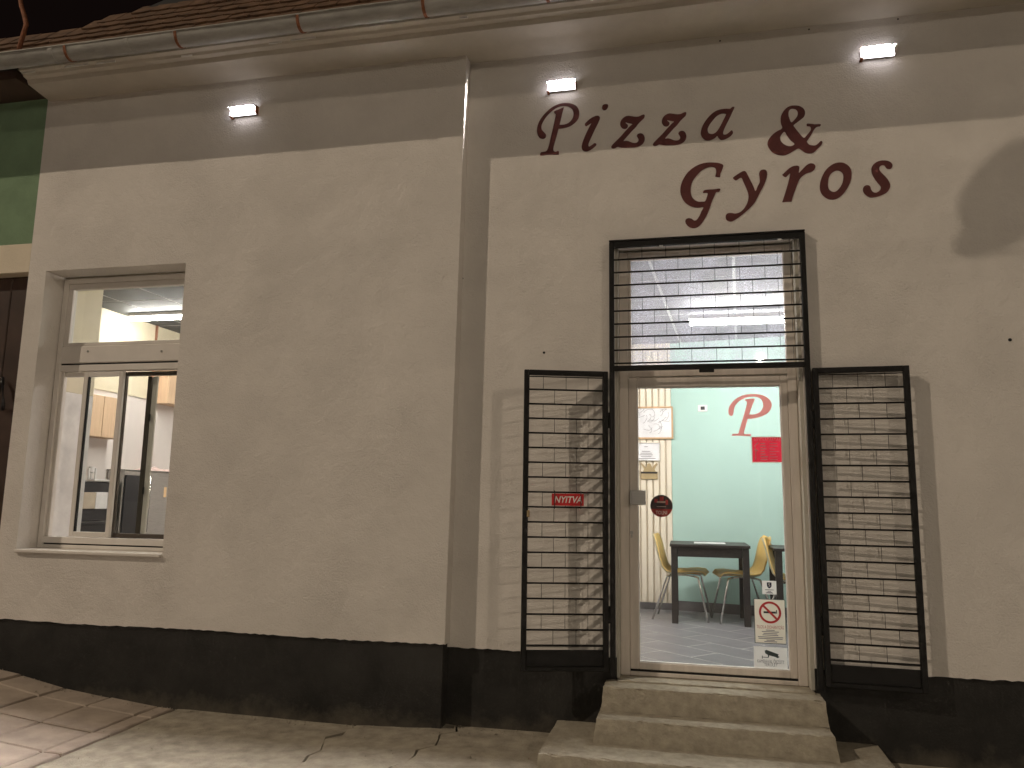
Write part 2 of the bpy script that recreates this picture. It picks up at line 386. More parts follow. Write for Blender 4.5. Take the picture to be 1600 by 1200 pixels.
# cast concrete panels, split by two ragged cracks
def ragged(x0, x1, y, n, amp, seed):
    rr = random.Random(seed); pts = []
    for i in range(n+1):
        t = i/n; pts.append((x0+(x1-x0)*t+rr.uniform(-amp, amp)*(0 if i in (0, n) else 1), y[0]+(y[1]-y[0])*t))
    return pts
crack = [ragged(-3.665, -3.665, (.22, -6.98), 58, .008, 3), ragged(-2.30, -2.22, (.22, -6.98), 66, .045, 5), ragged(-1.50, -2.6, (.22, -6.98), 66, .04, 9), ragged(2.9, 2.7, (.22, -6.98), 58, .02, 4), ragged(16, 16, (.22, -6.98), 30, .02, 6)]
def panel(a, b, ga, gb, seed):
    rr = random.Random(seed); n = len(a); m_ = len(b)
    b2 = [b[min(m_-1, round(i*(m_-1)/(n-1)))] for i in range(n)] if m_ != n else b
    cols = 9; vs = []; fs = []
    for i in range(n):
        wv = .5+.5*math.sin(i*1.7+seed)
        xa = a[i][0]+ga*(.4+wv); xb = b2[i][0]-gb*(.4+wv)
        for c in range(cols):
            x = xa+(xb-xa)*c/(cols-1); y = a[i][1]
            vs.append((x, y, ground_z(x)+rr.uniform(-.004, .004)-(.006 if c in (0, cols-1) else 0)))
    for i in range(n-1):
        for c in range(cols-1): fs.append((i*cols+c, (i+1)*cols+c, (i+1)*cols+c+1, i*cols+c+1))
    top = len(vs)
    for c in (0, cols-1):
        s = len(vs)
        for i in range(n): v = vs[i*cols+c]; vs.append((v[0], v[1], v[2]-.028))
        for i in range(n-1):
            q = (i*cols+c, s+i, s+i+1, (i+1)*cols+c); fs.append(q if c == 0 else q[::-1])
    mk('concrete_panel', vs, fs, M['concrete'], pave, smooth=False)
panel(crack[0], crack[1], .0, .006, 1); panel(crack[1], crack[2], .006, .008, 2); panel(crack[2], crack[3], .008, .008, 3); panel(crack[3], crack[4], .008, .0, 4)

# grit and crumbs of mortar along the foot of the wall
gr_ = MB(); rr = random.Random(31)
for i in range(520):
    x = rr.uniform(-5.3, 2.4); front = YL if x < -1.6 else 0
    if -.9 < x < 1.2: continue
    y = front-.0-abs(rr.gauss(0, .05)) if rr.random() < .7 else front-rr.uniform(0, 1.1); r_ = rr.uniform(.002, .007)*(1.6 if rr.random() < .08 else 1); z = ground_z(x)+r_*.3
    q = [Vector((x+rr.uniform(.7, 1.3)*r_*a, y+rr.uniform(.7, 1.3)*r_*b, z+rr.uniform(.6, 1)*r_*c)) for a, b, c in ((1, 0, 0), (-1, 0, 0), (0, 1, 0), (0, -1, 0), (0, 0, 1), (0, 0, -1))]
    gr_.add(q, [(0, 2, 4), (2, 1, 4), (1, 3, 4), (3, 0, 4), (2, 0, 5), (1, 2, 5), (3, 1, 5), (0, 3, 5)])
o = gr_.build('grit', M['concrete']); o['kind'] = 'stuff'; o['label'] = 'loose grit and mortar crumbs along the foot of the wall'; o['category'] = 'grit'

# ------------------------------------------------------------------ the restaurant building
bld = empty('restaurant_building', (-1.6, 0, 0), 'single-storey white rendered corner restaurant with charcoal plinth and tiled roof', 'building')
# openings
WX0, WX1, WZ0, WZ1, WYB = -5.215, -3.885, 1.09, 3.40, .08
DX0, DX1, DZ0, DZ1, DYB = -.455, .80, .36, 3.385, .13

def holed_wall(name, x0, x1, z0, z1, y, hx0, hx1, hz0, hz1, depth, m, xtop=None, xbot=None, side=None, seed=1, back=.30, x0t=None):
    """rendered face with an opening and its reveals; ragged lower edge that overhangs the plinth"""
    rr = random.Random(seed); vs = []; fs = []
    def v(*p): vs.append(p); return len(vs)-1
    def xr(z): return x1 if xtop is None else xbot+(xtop-xbot)*(z-z0)/(z1-z0)
    zc = [z0+.03, hz0, hz1, z1] if hz0 > z0+.03 else [z0+.03, hz1, z1]
    has_low = hz0 > z0+.03
    xc = lambda z: [x0, hx0, hx1, xr(z)]
    grid = [[v(x, y, z) for x in xc(z)] for z in zc]
    for j in range(len(zc)-1):
        for i in range(3):
            hole = i == 1 and ((has_low and j == 1) or (not has_low and j == 0))
            if not hole: fs.append((grid[j][i], grid[j][i+1], grid[j+1][i+1], grid[j+1][i]))
    # lower ragged strip
    spans = [(x0, xr(z0))] if has_low else [(x0, hx0), (hx1, xr(z0))]
    for (a, b) in spans:
        n = max(4, int((b-a)/.035)); prev = None
        for i in range(n+1):
            x = a+(b-a)*i/n; dz = rr.uniform(-.004, .004)+.004*math.sin(x*3.1)
            t = v(x, y, z0+.03); u = v(x, y, z0+dz); k = v(x, y+.05, z0+dz+.004)
            if prev: fs.append((prev[1], u, t, prev[0])); fs.append((prev[2], k, u, prev[1]))
            prev = (t, u, k)
    # reveals
    zb = hz0 if has_low else z0
    a, b, c, d = v(hx0, y, zb), v(hx1, y, zb), v(hx1, y, hz1), v(hx0, y, hz1)
    e, f, g, h = v(hx0, depth, zb), v(hx1, depth, zb), v(hx1, depth, hz1), v(hx0, depth, hz1)
    mi = len(fs)
    fs += [(a, d, h, e), (d, c, g, h), (c, b, f, g)]
    if has_low: fs.append((b, a, e, f))
    # inner leaf of the wall
    zi0 = -.1
    bk = [[v(x, back, z) for x in (x0, hx0-.02, hx1+.02, x1 if xtop is None else xtop)] for z in (zi0, zb, hz1+.02, z1)]
    for j in range(3):
        for i in range(3):
            if not (i == 1 and (j == 1 or (j == 0 and not has_low))): fs.append((bk[j][i], bk[j+1][i], bk[j+1][i+1], bk[j][i+1]))
    if side is not None:
        p = v(xr(z0), y, z0); q = v(xr(z1), y, z1); r_ = v(xr(z1), side, z1); s_ = v(xr(z0), side, z0)
        fs.append((p, s_, r_, q))
    return mk(name, vs, fs, m, bld)
holed_wall('wall', XE, None, PL, ZS+.1, YL, WX0, WX1, WZ0, WZ1, WYB+.01, M['wall'], XT, XB, side=.06, seed=2)
holed_wall('wall', -1.70, 9.0, PR, ZS+.1, 0.0, DX0, DX1, DZ0, DZ1, DYB+.01, M['wall'], seed=3, back=.32)
mk('wall', [(XE, YL, -.2), (XE, .5, -.2), (XE, .5, 5.2), (XE, YL, 5.2)], [(0, 1, 2, 3)], M['wall'], bld)
# plinth, set back two centimetres under the render
box('plinth', (XE, YL+.018, -.3), (XB-.016, .4, PL+.02), M['plinth'], bld, bev=.004)
box('plinth', (XB-.04, .018, -.3), (DX0, .4, PR+.02), M['plinth'], bld, bev=.004)
box('plinth', (DX1, .018, -.3), (9, .4, PR+.02), M['plinth'], bld, bev=.004)
for px, py, Y, r_ in ((850, 551, 0, .009), (1578, 531, 0, .011), (1096, 412, -.001, 0), (768, 575, 0, 0), (1125, 64, 0, .006), (1264, 46, 0, .006), (1403, 30, 0, .006), (723, 435, 0, .006)):
    if r_:
        p = at(px, py, Y); mb = MB(); disc(mb, (p.x, p.z), r_, Y-.002, Y+.004, 10); mb.build('screw_hole', M['seal'], bld)
# soffit with a stepped edge
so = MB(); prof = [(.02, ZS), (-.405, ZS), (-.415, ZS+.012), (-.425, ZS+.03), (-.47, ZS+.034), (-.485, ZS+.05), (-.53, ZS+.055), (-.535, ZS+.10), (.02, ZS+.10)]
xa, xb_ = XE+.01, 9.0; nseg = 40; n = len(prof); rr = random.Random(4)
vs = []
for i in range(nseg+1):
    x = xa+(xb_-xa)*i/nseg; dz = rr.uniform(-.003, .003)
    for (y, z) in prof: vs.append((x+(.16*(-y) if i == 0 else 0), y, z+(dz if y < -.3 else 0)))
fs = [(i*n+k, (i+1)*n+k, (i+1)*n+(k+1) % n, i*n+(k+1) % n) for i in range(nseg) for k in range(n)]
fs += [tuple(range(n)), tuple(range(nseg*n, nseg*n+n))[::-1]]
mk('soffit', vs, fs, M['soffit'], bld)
# scraps of bare plaster along the edge
for px0, px1, py0, py1 in ((34, 55, 114.5, 111.5), (101, 138, 105, 101), (150, 180, 99.5, 97.5), (283, 300, 88, 86.5), (420, 440, 68, 66), (455, 493, 63, 58.5), (718, 731, 28.5, 27)):
    a, b = at(px0, py0, -.54), at(px1, py1, -.54)
    box('plaster_flake', (a.x, -.542, a.z-.006), (b.x, -.536, a.z+.008), M['flake'], bld, bev=.001)

# roof: rows of flat clay tiles
roof = MB()
def roofpt(s, x): return Vector((x, -.63+s*math.cos(R(55)), 5.085+s*math.sin(R(55))))
roof.add([roofpt(0, XE-1.5), roofpt(0, -4.6), roofpt(.30, -4.6), roofpt(.30, XE-1.5), (XE-1.5, 4, 5.4), (-4.6, 4, 5.4), roofpt(0, -4.6), roofpt(0, 9), roofpt(.85, 9), roofpt(.85, -4.2), roofpt(.35, -4.6), (-4.2, 4, 5.8), (9, 4, 5.8)], [(0, 1, 2, 3), (3, 2, 5, 4), (6, 7, 8, 9, 10), (9, 8, 12, 11)])
rf = roof.build('roof', M['seal'], bld)
def make_tile():
    wd, ln, th = .172, .20, .016; vs = []; k = 6
    for (s, zt) in ((0, 0), (ln, 0)):
        for i in range(k+1):
            u = -wd/2+wd*i/k; edge = s - (.018*math.sin(math.pi*i/k) if s == 0 else 0)
            vs.append((u, edge, th)); vs.append((u, edge, 0))
    m_ = 2*(k+1); fs = []
    for i in range(k):
        fs += [(2*i, 2*i+2, m_+2*i+2, m_+2*i), (2*i, 2*i+1, 2*i+3, 2*i+2)]
    fs += [(0, m_, m_+1, 1), (2*k, 2*k+1, m_+2*k+1, m_+2*k)]
    me = bpy.data.meshes.new('tile'); me.from_pydata(vs, [], fs); me.materials.append(M['tile']); return me
tile_me = make_tile(); rr = random.Random(8); ro = origin(rf)
tilt = R(55)
for row in range(6):
    x = XE-1.2+(.09 if row % 2 else 0)
    while x < -.9:
        if row < 3 or x > -4.75+.13*(row-3)+rr.uniform(-.05, .05):
            o = bpy.data.objects.new('tile', tile_me); col.objects.link(o); o.parent = rf
            o.location = roofpt(row*.105-.02, x)-ro+Vector((0, 0, .004*row % .008)); o.rotation_euler = (tilt-R(7)+rr.uniform(-.03, .03), 0, rr.uniform(-.02, .02))
        x += .18

# ------------------------------------------------------------------ gutter
gut = empty('gutter', (-2, -.63, 4.95), 'grey zinc half-round gutter along the eaves above the white wall', 'gutter')
def gutter_profile(x, dz):
    return [Vector((x, -.635+.072*math.cos(a), 5.035+dz+.085*math.sin(a)))for a in [math.pi+math.pi*i/10 for i in range(11)]]
vs = []; fs = []; xs = [-8.5, -5.6, -4.55, -3.3, -2.2, -1.0, 2, 9]; n = 22
for x in xs:
    dz = .004*math.sin(x*2); o_ = gutter_profile(x, dz); i_ = [p+Vector((0, 0, .004)) for p in o_[1:-1]]
    ring = o_+[o_[-1]+Vector((-.005, 0, 0))]+[Vector((p.x, -.635+(p.y+.635)*.94, p.z+.004)) for p in o_[1:-1]][::-1]+[o_[0]+Vector((.005, 0, 0))]
    vs += ring; n = len(ring)
for j in range(len(xs)-1):
    for k in range(n): fs.append((j*n+k, j*n+(k+1) % n, (j+1)*n+(k+1) % n, (j+1)*n+k))
mk('trough', vs, fs, M['zinc'], gut, smooth=True)
tube('rolled_edge', [(x, -.708, 5.037+.004*math.sin(x*2)) for x in xs], .007, M['zinc'], gut)
def strap(name, x, wd, r_, m, parent):
    vs = []; fs = []
    for i in range(13):
        a = math.pi+math.pi*i/12*.98-.05
        for dx in (-wd, wd): vs.append((x+dx, -.635+(.072+r_)*math.cos(a), 5.035+(.085+r_)*math.sin(a)))
        for dx in (wd, -wd): vs.append((x+dx, -.635+(.070)*math.cos(a), 5.035+(.083)*math.sin(a)))
    for i in range(12):
        for k in range(4): fs.append((i*4+k, i*4+(k+1) % 4, i*4+4+(k+1) % 4, i*4+4+k))
    mk(name, vs, fs, m, parent)
for px, py in ((100, 72), (273, 48), (464, 25), (660, 2)):
    p = at(px, py, -.71); strap('bracket', p.x, .011, .006, M['rust'], gut)
for x in (-.85, .0, .85, 1.7, 2.55): strap('bracket', x, .011, .006, M['rust'], gut)
for px, py in ((76, 80), (195, 64)):
    p = at(px, py, -.71); strap('joint_seam', p.x, .018, .0025, M['zinc'], gut)

# bent rusty pipe rising out of the gutter at the left
pp = [at(px, py, Y) for px, py, Y in ((27, 88, -.66), (31, 72, -.655), (37, 52, -.64), (41, 38, -.62), (38, 24, -.60), (33, 8, -.58), (30, -15, -.56))]
tag(tube('bent_pipe', pp, [.017, .018, .019, .019, .018, .017, .016], M['rust'], None, 10), 'thin rusty bent pipe rising out of the gutter beside the roof tiles', 'pipe')

# ------------------------------------------------------------------ neighbouring building
nb = empty('neighbouring_building', (-7, 0, 0), 'green and cream rendered neighbouring house at the left edge with brown gate', 'building')
box('wall', (-12, YL+.008, 3.655), (XE-.003, .4, 5.3), M['green'], nb, bev=.004)
box('lintel_band', (-12, YL+.004, 3.40), (XE-.003, .4, 3.655), M['cream_band'], nb, bev=.004)
box('wall', (-12, YL+.008, -.2), (-8.2, .4, 3.40), M['cream_band'], nb, bev=.004)
gt = box('gate', (-8.2, .0, .0), (XE-.025, .06, 3.40), M['brown'], nb, bev=.004)
for i in range(11):
    x = -8.15+i*.25; box('board', (x, -.018, .1), (x+.243, .002, 3.38), M['brown'], gt, bev=.006)
tube('handle', [at(4, 590, -.05), at(4, 600, -.07), at(5, 630, -.07), at(4, 640, -.03)], .014, M['black'], gt)
box('soffit', (-12, -.45, 4.98), (XE-.01, .1, 5.06), M['brown'], nb, bev=.004)

# ------------------------------------------------------------------ wall lights
def wall_light(px0, py0, px1, py1, yw, label):
    a, b = at(px0, py0, yw-.06), at(px1, py1, yw-.06); cx, cz = (a.x+b.x)/2, (a.z+b.z)/2; hw = (b.x-a.x)/2
    t = empty('wall_light', (cx, yw, cz), label, 'wall light', 'small white LED lights high on the facade')
    hh = .029; ph = R(6)        # the lamp looks very slightly upwards, a hood keeps it off the soffit
    fy, fz = -math.cos(ph), math.sin(ph)
    def P(u, v_, d): return Vector((cx+u, yw-.052+fy*d+v_*math.sin(ph), cz+fz*d+v_*math.cos(ph)))
    def bx(name, u0, u1, v0, v1, d0, d1, m):
        vs = [P(u, v_, d) for (u, v_, d) in boxv((u0, v0, d0), (u1, v1, d1))]
        return mk(name, vs, BOXF, m, t)
    bx('housing', -hw-.004, hw+.004, -hh-.002, hh+.004, -.03, .0, M['lampgrey'])
    bx('halo_rim', -hw-.0055, hw+.0055, -hh-.0035, hh+.0055, -.026, -.002, M['led_halo'])  # glowing rim added to throw a bloom-like halo on the wall
    mk('diffuser', [P(u, v_, .002) for u, v_ in ((-hw+.002, -hh+.002), (hw-.002, -hh+.002), (hw-.002, .0155), (-hw+.002, .0155))], [(0, 1, 2, 3)], M['led_soft'], t)
    mk('led_strip', [P(u, v_, .002) for u, v_ in ((-hw+.002, .016), (hw-.002, .016), (hw-.002, .021), (-hw+.002, .021))], [(0, 1, 2, 3)], M['led'], t)
    bx('hood', -hw-.012, hw+.012, .0215, .026, .0005, .032, M['hood'])
    box('bracket', (cx-hw-.012, yw-.046, cz-hh-.016), (cx-hw+.006, yw-.0, cz-hh-.003), M['rust'], t, bev=.002)
    box('bracket', (cx+hw+.005, yw-.046, cz-hh), (cx+hw+.012, yw-.0, cz+hh+.014), M['rust'], t, bev=.002)
    box('wall_bracket', (cx-.03, yw-.03, cz-.02), (cx+.03, yw, cz+.02), M['lampgrey'], t)
wall_light(359, 174, 396, 169, YL, 'lit white LED wall light above the kitchen window, leftmost of three')
wall_light(856, 134.5, 897, 128.5, 0, 'lit white LED wall light directly above the letter P of the lettering')
wall_light(1348, 82, 1397, 75, 0, 'lit white LED wall light at the upper right above the ampersand')

# ------------------------------------------------------------------ painted lettering over the door
G = {}
G['P'] = (830, 155, 12, [[[(210,745),(150,720),(120,660),(108,590),(120,500),(160,400),(230,300),(330,200),(430,130),(540,85),(640,72),(740,80),(830,115),(885,180),(902,260),(890,350),(845,420),(770,485),(690,525),(600,545),(500,552),(512,487),(600,478),(680,455),(740,410),(780,350),(795,280),(780,210),(735,160),(670,135),(590,130),(500,152),(420,200),(340,270),(270,350),(215,440),(192,510),(200,570),(240,620),(275,660),(278,700),(255,735)]],
     [[(430,245),(445,220),(520,190),(605,155),(612,160),(580,280),(540,450),(510,570),(470,720),(430,860),(415,940),(430,975),(465,985),(500,970),(520,985),(518,1035),(490,1042),(320,1040),(200,1055),(165,1050),(180,1000),(215,990),(270,980),(305,945),(340,840),(380,660),(420,490),(455,330),(460,285),(440,268)]]])
G['i'] = (900, 150, 12, [[[(165,540),(180,505),(260,430),(340,385),(400,368),(440,385),(450,420),(420,500),(350,640),(290,770),(245,870),(232,920),(245,948),(290,925),(340,888),(365,885),(385,915),(340,965),(270,1015),(200,1042),(140,1030),(110,985),(110,920),(140,820),(200,680),(260,560),(288,515),(240,540),(190,570)]],
     [[(490,215),(505,170),(555,152),(600,165),(598,215),(565,260),(525,270),(495,250)]]])
ZL = [[[(915,283),(938,310),(920,370),(860,430),(790,500),(720,590),(640,670),(560,760),(480,850),(440,905),(500,900),(560,910),(620,935),(680,950),(740,945),(780,915),(790,870),(765,820),(750,790),(770,745),(830,722),(890,740),(930,800),(938,870),(915,940),(860,1000),(790,1035),(700,1055),(600,1060),(480,1065),(380,1060),(300,1045),(250,1070),(200,1083),(160,1070),(155,1030),(200,970),(290,880),(380,790),(450,710),(540,610),(600,550),(645,510),(600,497),(540,485),(490,472),(500,495),(540,530),(538,575),(505,615),(450,625),(400,600),(365,545),(362,480),(390,410),(450,350),(530,315),(620,322),(720,335),(800,328),(860,300)]]]
G['z'] = (945, 160, 15, ZL); G['z2'] = (1010, 156.2, 15, ZL)
G['a'] = (1080, 150, 15, [[[(1015,262),(960,258),(910,300),(820,298),(700,310),(590,345),(490,410),(400,500),(310,620),(250,740),(225,850),(230,920),(270,990),(340,1040),(420,1045),(500,1020),(560,985),(610,940),(640,985),(690,1030),(750,1030),(830,1000),(920,945),(980,870),(965,815),(945,805),(890,850),(830,895),(780,905),(750,890),(755,830),(790,740),(850,620),(920,480),(970,370)],
     [(810,425),(740,415),(660,435),(580,490),(510,570),(440,660),(390,760),(388,820),(410,870),(460,890),(520,885),(580,850),(630,790),(690,690),(750,570),(795,480)]]])
G['and'] = (1190, 155, 12, [[[(600,118),(700,125),(780,170),(815,240),(800,320),(740,380),(660,440),(600,490),(620,530),(700,630),(790,725),(850,670),(910,600),(925,550),(905,515),(850,505),(848,462),(900,458),(1000,470),(1105,468),(1095,510),(1040,520),(985,570),(930,670),(860,775),(850,800),(890,850),(950,865),(1010,865),(1060,830),(1110,782),(1140,805),(1120,860),(1050,930),(980,1000),(900,1020),(820,1005),(750,960),(690,925),(620,960),(520,1020),(420,1055),(320,1050),(220,1010),(150,940),(110,850),(130,760),(200,670),(290,600),(385,545),(360,450),(360,330),(400,240),(460,170),(530,130)],
     [(590,182),(640,195),(675,240),(670,310),(630,370),(560,435),(525,370),(505,300),(510,230),(540,190)], [(430,612),(480,690),(540,770),(610,830),(600,860),(540,882),(470,870),(400,830),(355,770),(350,710),(380,655)]]])
G['G'] = (1050, 245, 10, [[[(800,130),(785,200),(755,270),(748,318),(680,312),(682,280),(690,220),(670,175),(610,158),(540,175),(460,220),(390,290),(330,370),(300,450),(292,530),(305,610),(350,670),(410,700),(470,700),(520,690),(555,590),(545,565),(485,565),(500,525),(560,512),(650,508),(752,498),(735,548),(690,555),(660,620),(620,710),(590,800),(550,900),(500,990),(440,1070),(380,1110),(310,1115),(250,1085),(210,1030),(215,980),(260,958),(310,970),(345,995),(385,985),(430,920),(460,850),(490,790),(400,797),(310,780),(220,730),(160,650),(130,550),(140,440),(180,340),(250,240),(340,165),(440,115),(550,90),(660,90),(740,100)]]])
G['y'] = (1125, 250, 10.909, [[[(220,310),(240,285),(320,230),(400,188),(440,200),(470,250),(520,350),(570,450),(605,530),(640,450),(675,380),(675,310),(667,230),(690,180),(740,162),(790,180),(803,240),(790,320),(750,430),(690,540),(640,640),(590,730),(510,820),(420,900),(320,980),(210,1045),(150,1045),(105,1015),(97,950),(130,910),(190,903),(260,912),(330,895),(390,850),(440,780),(475,700),(485,600),(450,490),(400,380),(370,310),(335,310),(270,350)]]])
G['r'] = (1215, 245, 12, [[[(90,345),(110,315),(200,230),(280,180),(360,165),(405,185),(405,240),(400,300),(460,240),(540,160),(610,122),(680,135),(710,180),(690,240),(630,285),(550,310),(490,345),(430,400),(385,480),(330,630),(280,770),(264,838),(255,842),(180,843),(92,853),(88,845),(110,780),(160,620),(200,480),(235,320),(200,340),(150,385)]]])
G['o'] = (1270, 240, 12.31, [[[(540,170),(620,190),(690,240),(735,310),(745,400),(730,520),(680,640),(600,760),(500,850),(410,885),(310,880),(230,840),(165,770),(135,680),(140,570),(175,450),(240,330),(330,240),(430,185)],
     [(470,328),(540,350),(580,400),(585,480),(570,560),(530,640),(470,710),(410,738),(340,715),(300,660),(293,570),(310,460),(350,390),(410,345)]]])
G['s'] = (1270, 240, 12.31, [[[(1400,132),(1470,150),(1525,195),(1530,250),(1495,295),(1435,295),(1400,265),(1375,230),(1330,225),(1285,255),(1280,310),(1320,365),(1390,435),(1450,510),(1490,600),(1475,680),(1420,750),(1330,800),(1220,835),(1100,845),(1020,800),(970,740),(965,670),(1000,620),(1060,608),(1105,635),(1120,690),(1155,735),(1210,752),(1270,725),(1305,680),(1300,630),(1250,570),(1190,490),(1140,400),(1125,310),(1150,230),(1220,165),(1310,135)]]])
DECAL_P = (1130, 605, 14.118, [[[(165,635),(125,600),(112,530),(130,430),(200,330),(300,240),(430,180),(570,155),(720,153),(870,175),(990,240),(1060,330),(1070,420),(1030,520),(940,600),(820,655),(680,690),(530,692),(555,610),(700,595),(800,550),(860,480),(880,400),(860,310),(810,250),(730,215),(640,210),(530,225),(420,270),(330,330),(265,410),(238,500),(225,580),(200,625)]],
     [[(690,250),(480,275),(490,300),(520,330),(510,420),(460,590),(400,800),(345,980),(320,1025),(210,1030),(195,1075),(340,1070),(590,1083),(608,1030),(500,1035),(455,1010),(500,850),(560,640),(620,470),(660,360)]]])
def glyph(name, spec, Y, m, parent, thick=.0012, grow=0):
    ox, oy, s, polys = spec; mb = MB()
    for i, loops in enumerate(polys):
        L3 = []
        for l in loops:
            q = []
            for (a, b) in crom(l, 3):
                p = at(ox+a/s, oy+b/s, Y); q.append((p.x, p.z))
            L3.append(q)
        plate(mb, L3, lambda a, b, d, i=i: (a, Y+d-.0006*i, b), -thick)
    return mb.build(name, m, parent)
pz = at(1110, 260, 0)
let = empty('painted_lettering', (pz.x, 0, pz.z), 'dark red italic painted lettering in two lines on the white wall over the doorway', 'lettering')
for k in G: glyph('letter', G[k], -.0015, M['letter'], let)

# ------------------------------------------------------------------ kitchen window
win = empty('window', (0, 0, 0)); win.parent = bld; win.location = Vector((-4.55, .08, 1.09))-bld.location
wm = M['pvc']
def wbox(name, x0, x1, z0, z1, y0, y1, m, bev=.004): return box(name, (x0, y0, z0), (x1, y1, z1), m, win, bev)
box('sill', (WX0+.003, YL-.03, WZ0-.012), (WX1-.003, .14, WZ0+.012), wm, win, .004)
Yw = .075
FT, FB = 3.385, WZ0+.012
# transom light
wbox('outer_frame', WX0+.005, WX0+.055, FB, FT, Yw, Yw+.07, wm); wbox('outer_frame', WX1-.055, WX1-.002, FB, FT, Yw, Yw+.07, wm)
wbox('outer_frame', WX0+.055, WX1-.055, FT-.05, FT, Yw, Yw+.07, wm)
z_tb = at(110, 541, Yw).z; z_rb = at(105, 569, Yw).z; z_rail = at(103, 577, Yw).z
wbox('transom_frame', WX0+.055, WX1-.055, FT-.098, FT-.052, Yw+.008, Yw+.06, wm); wbox('transom_frame', WX0+.055, WX0+.103, z_tb, FT-.098, Yw+.008, Yw+.06, wm)
wbox('transom_frame', WX1-.10, WX1-.055, z_tb, FT-.098, Yw+.008, Yw+.06, wm); wbox('transom_frame', WX0+.103, WX1-.10, z_tb, z_tb+.03, Yw+.008, Yw+.06, wm)
wbox('pane', WX0+.10, WX1-.09, z_tb+.025, FT-.09, Yw+.03, Yw+.036, M['clear'], 0)
wbox('shutter_box', WX0+.055, WX1-.055, z_rb+.006, z_tb-.002, Yw-.004, Yw+.10, wm, .006)
for px in (138, 253):
    p = at(px, 549, Yw); mb = MB(); disc(mb, (p.x, p.z), .009, Yw-.008, Yw-.003, 12); mb.build('screw', M['steel'], win)
wbox('shutter_slot', WX0+.055, WX1-.055, z_rb-.008, z_rb+.005, Yw+.01, Yw+.05, M['seal'], .001)
wbox('rail', WX0+.055, WX1-.055, z_rail-.02, z_rb-.009, Yw-.002, Yw+.07, wm)
# lower sliding sashes
zt = z_rail-.022; zb = at(66, 838, Yw).z
wbox('rail', WX0+.055, WX1-.055, zb-.05, zb, Yw-.004, Yw+.09, wm); wbox('weather_bar', WX0+.055, WX1-.055, FB+.001, zb-.062, Yw+.0, Yw+.08, wm); wbox('weather_seal', WX0+.056, WX1-.056, zb-.061, zb-.051, Yw+.015, Yw+.07, M['seal'], .001)
def sash(x0, x1, y, wst, m, glass_m, seal=True):
    wbox('sash_stile', x0, x0+wst, zb+.004, zt-.004, y, y+.03, m); wbox('sash_stile', x1-wst, x1, zb+.004, zt-.004, y, y+.03, m)
    wbox('sash_rail', x0+wst, x1-wst, zt-.004-wst, zt-.004, y, y+.03, m); wbox('sash_rail', x0+wst, x1-wst, zb+.004, zb+.004+wst, y, y+.03, m)
    if seal: wbox('sash_seal', x0+wst, x0+wst+.012, zb+.004+wst, zt-.004-wst, y+.004, y+.026, M['seal'], .001)
    wbox('sash_pane', x0+wst-.003, x1-wst+.003, zb+wst, zt-wst, y+.012, y+.018, glass_m, 0)
xs0 = at(128, 610, Yw).x; xs1 = at(190, 610, Yw).x; xs2 = at(226, 610, Yw).x
wbox('frame_fillet', WX0+.055, WX0+.085, zb+.001, zt-.001, Yw+.02, Yw+.06, wm)
wbox('sash_rail', WX0+.085, xs0, zt-.04, zt-.004, Yw+.03, Yw+.06, wm)
sash(xs0, xs1, Yw+.005, .042, wm, M['clear'])
sash(xs1-.035, WX1-.058, Yw+.045, .036, M['shadedframe'], M['clear'], False)
wbox('screen_stile', xs2-.04, xs2, zb+.04, zt-.04, Yw+.078, Yw+.098, M['shadedframe'])
wbox('screen_stile', xs2+.003, xs2+.045, zb+.04, zt-.04, Yw+.085, Yw+.11, wm)
for z_ in (1.55, 2.15):
    box('catch', (xs2+.002, Yw+.066, z_), (xs2+.014, Yw+.084, z_+.06), M['black'], win)

# ------------------------------------------------------------------ kitchen behind the window
def slabbox(name, lo, hi, m): return struct(box(name, lo, hi, m, None, 0))
KX0, KX1, KY0, KY1 = -6.5, -2.05, .55, 4.2
KZ = atx(165, 482, KX0+.012).z
slabbox('kitchen_wall_left', (KX0-.02, KY0, .3), (KX0, KY1, KZ+.1), M['room'])
struct(box('kitchen_wall_left_upper', (KX0, KY0+.01, 2.72), (KX0+.012, KY1, KZ), M['yellowroom'], None, 0))
slabbox('kitchen_wall_back', (KX0, KY1, .3), (KX1, KY1+.02, KZ+.1), M['room'])
slabbox('kitchen_wall_right', (KX1, KY0, .3), (KX1+.02, KY1, KZ+.1), M['room'])
kf = MB(); kf.box((KX0-.02, KY0-.02, .3), (WX0-.061, KY0, KZ+.1), 0); kf.box((WX1+.061, KY0-.02, .3), (KX1, KY0, KZ+.1), 0); kf.box((WX0-.061, KY0-.02, KZ+.03), (WX1+.061, KY0, KZ+.1), 0); kf.box((WX0-.061, KY0-.02, .3), (WX1+.061, KY0, WZ0-.051), 0)
struct(kf.build('kitchen_wall_front', M['room']))
slabbox('kitchen_floor', (KX0, KY0, FLOOR-.03), (KX1, KY1, FLOOR), M['floor_tile'])
kc = slabbox('kitchen_ceiling', (KX0+.001, KY0-.02, KZ), (KX1, KY1, KZ+.02), M['grid'])
def clip_poly(q, planes):
    """keep the part of polygon q where a*x + b*y >= c for every (a, b, c)"""
    for (a, b, c) in planes:
        out = []
        for k in range(len(q)):
            p0, p1 = q[k], q[(k+1) % len(q)]; d0, d1 = a*p0[0]+b*p0[1]-c, a*p1[0]+b*p1[1]-c
            if d0 >= 0: out.append(p0)
            if d0*d1 < 0: f_ = d0/(d0-d1); out.append((p0[0]+(p1[0]-p0[0])*f_, p0[1]+(p1[1]-p0[1])*f_))
        q = out
        if len(q) < 3: return []
    return q
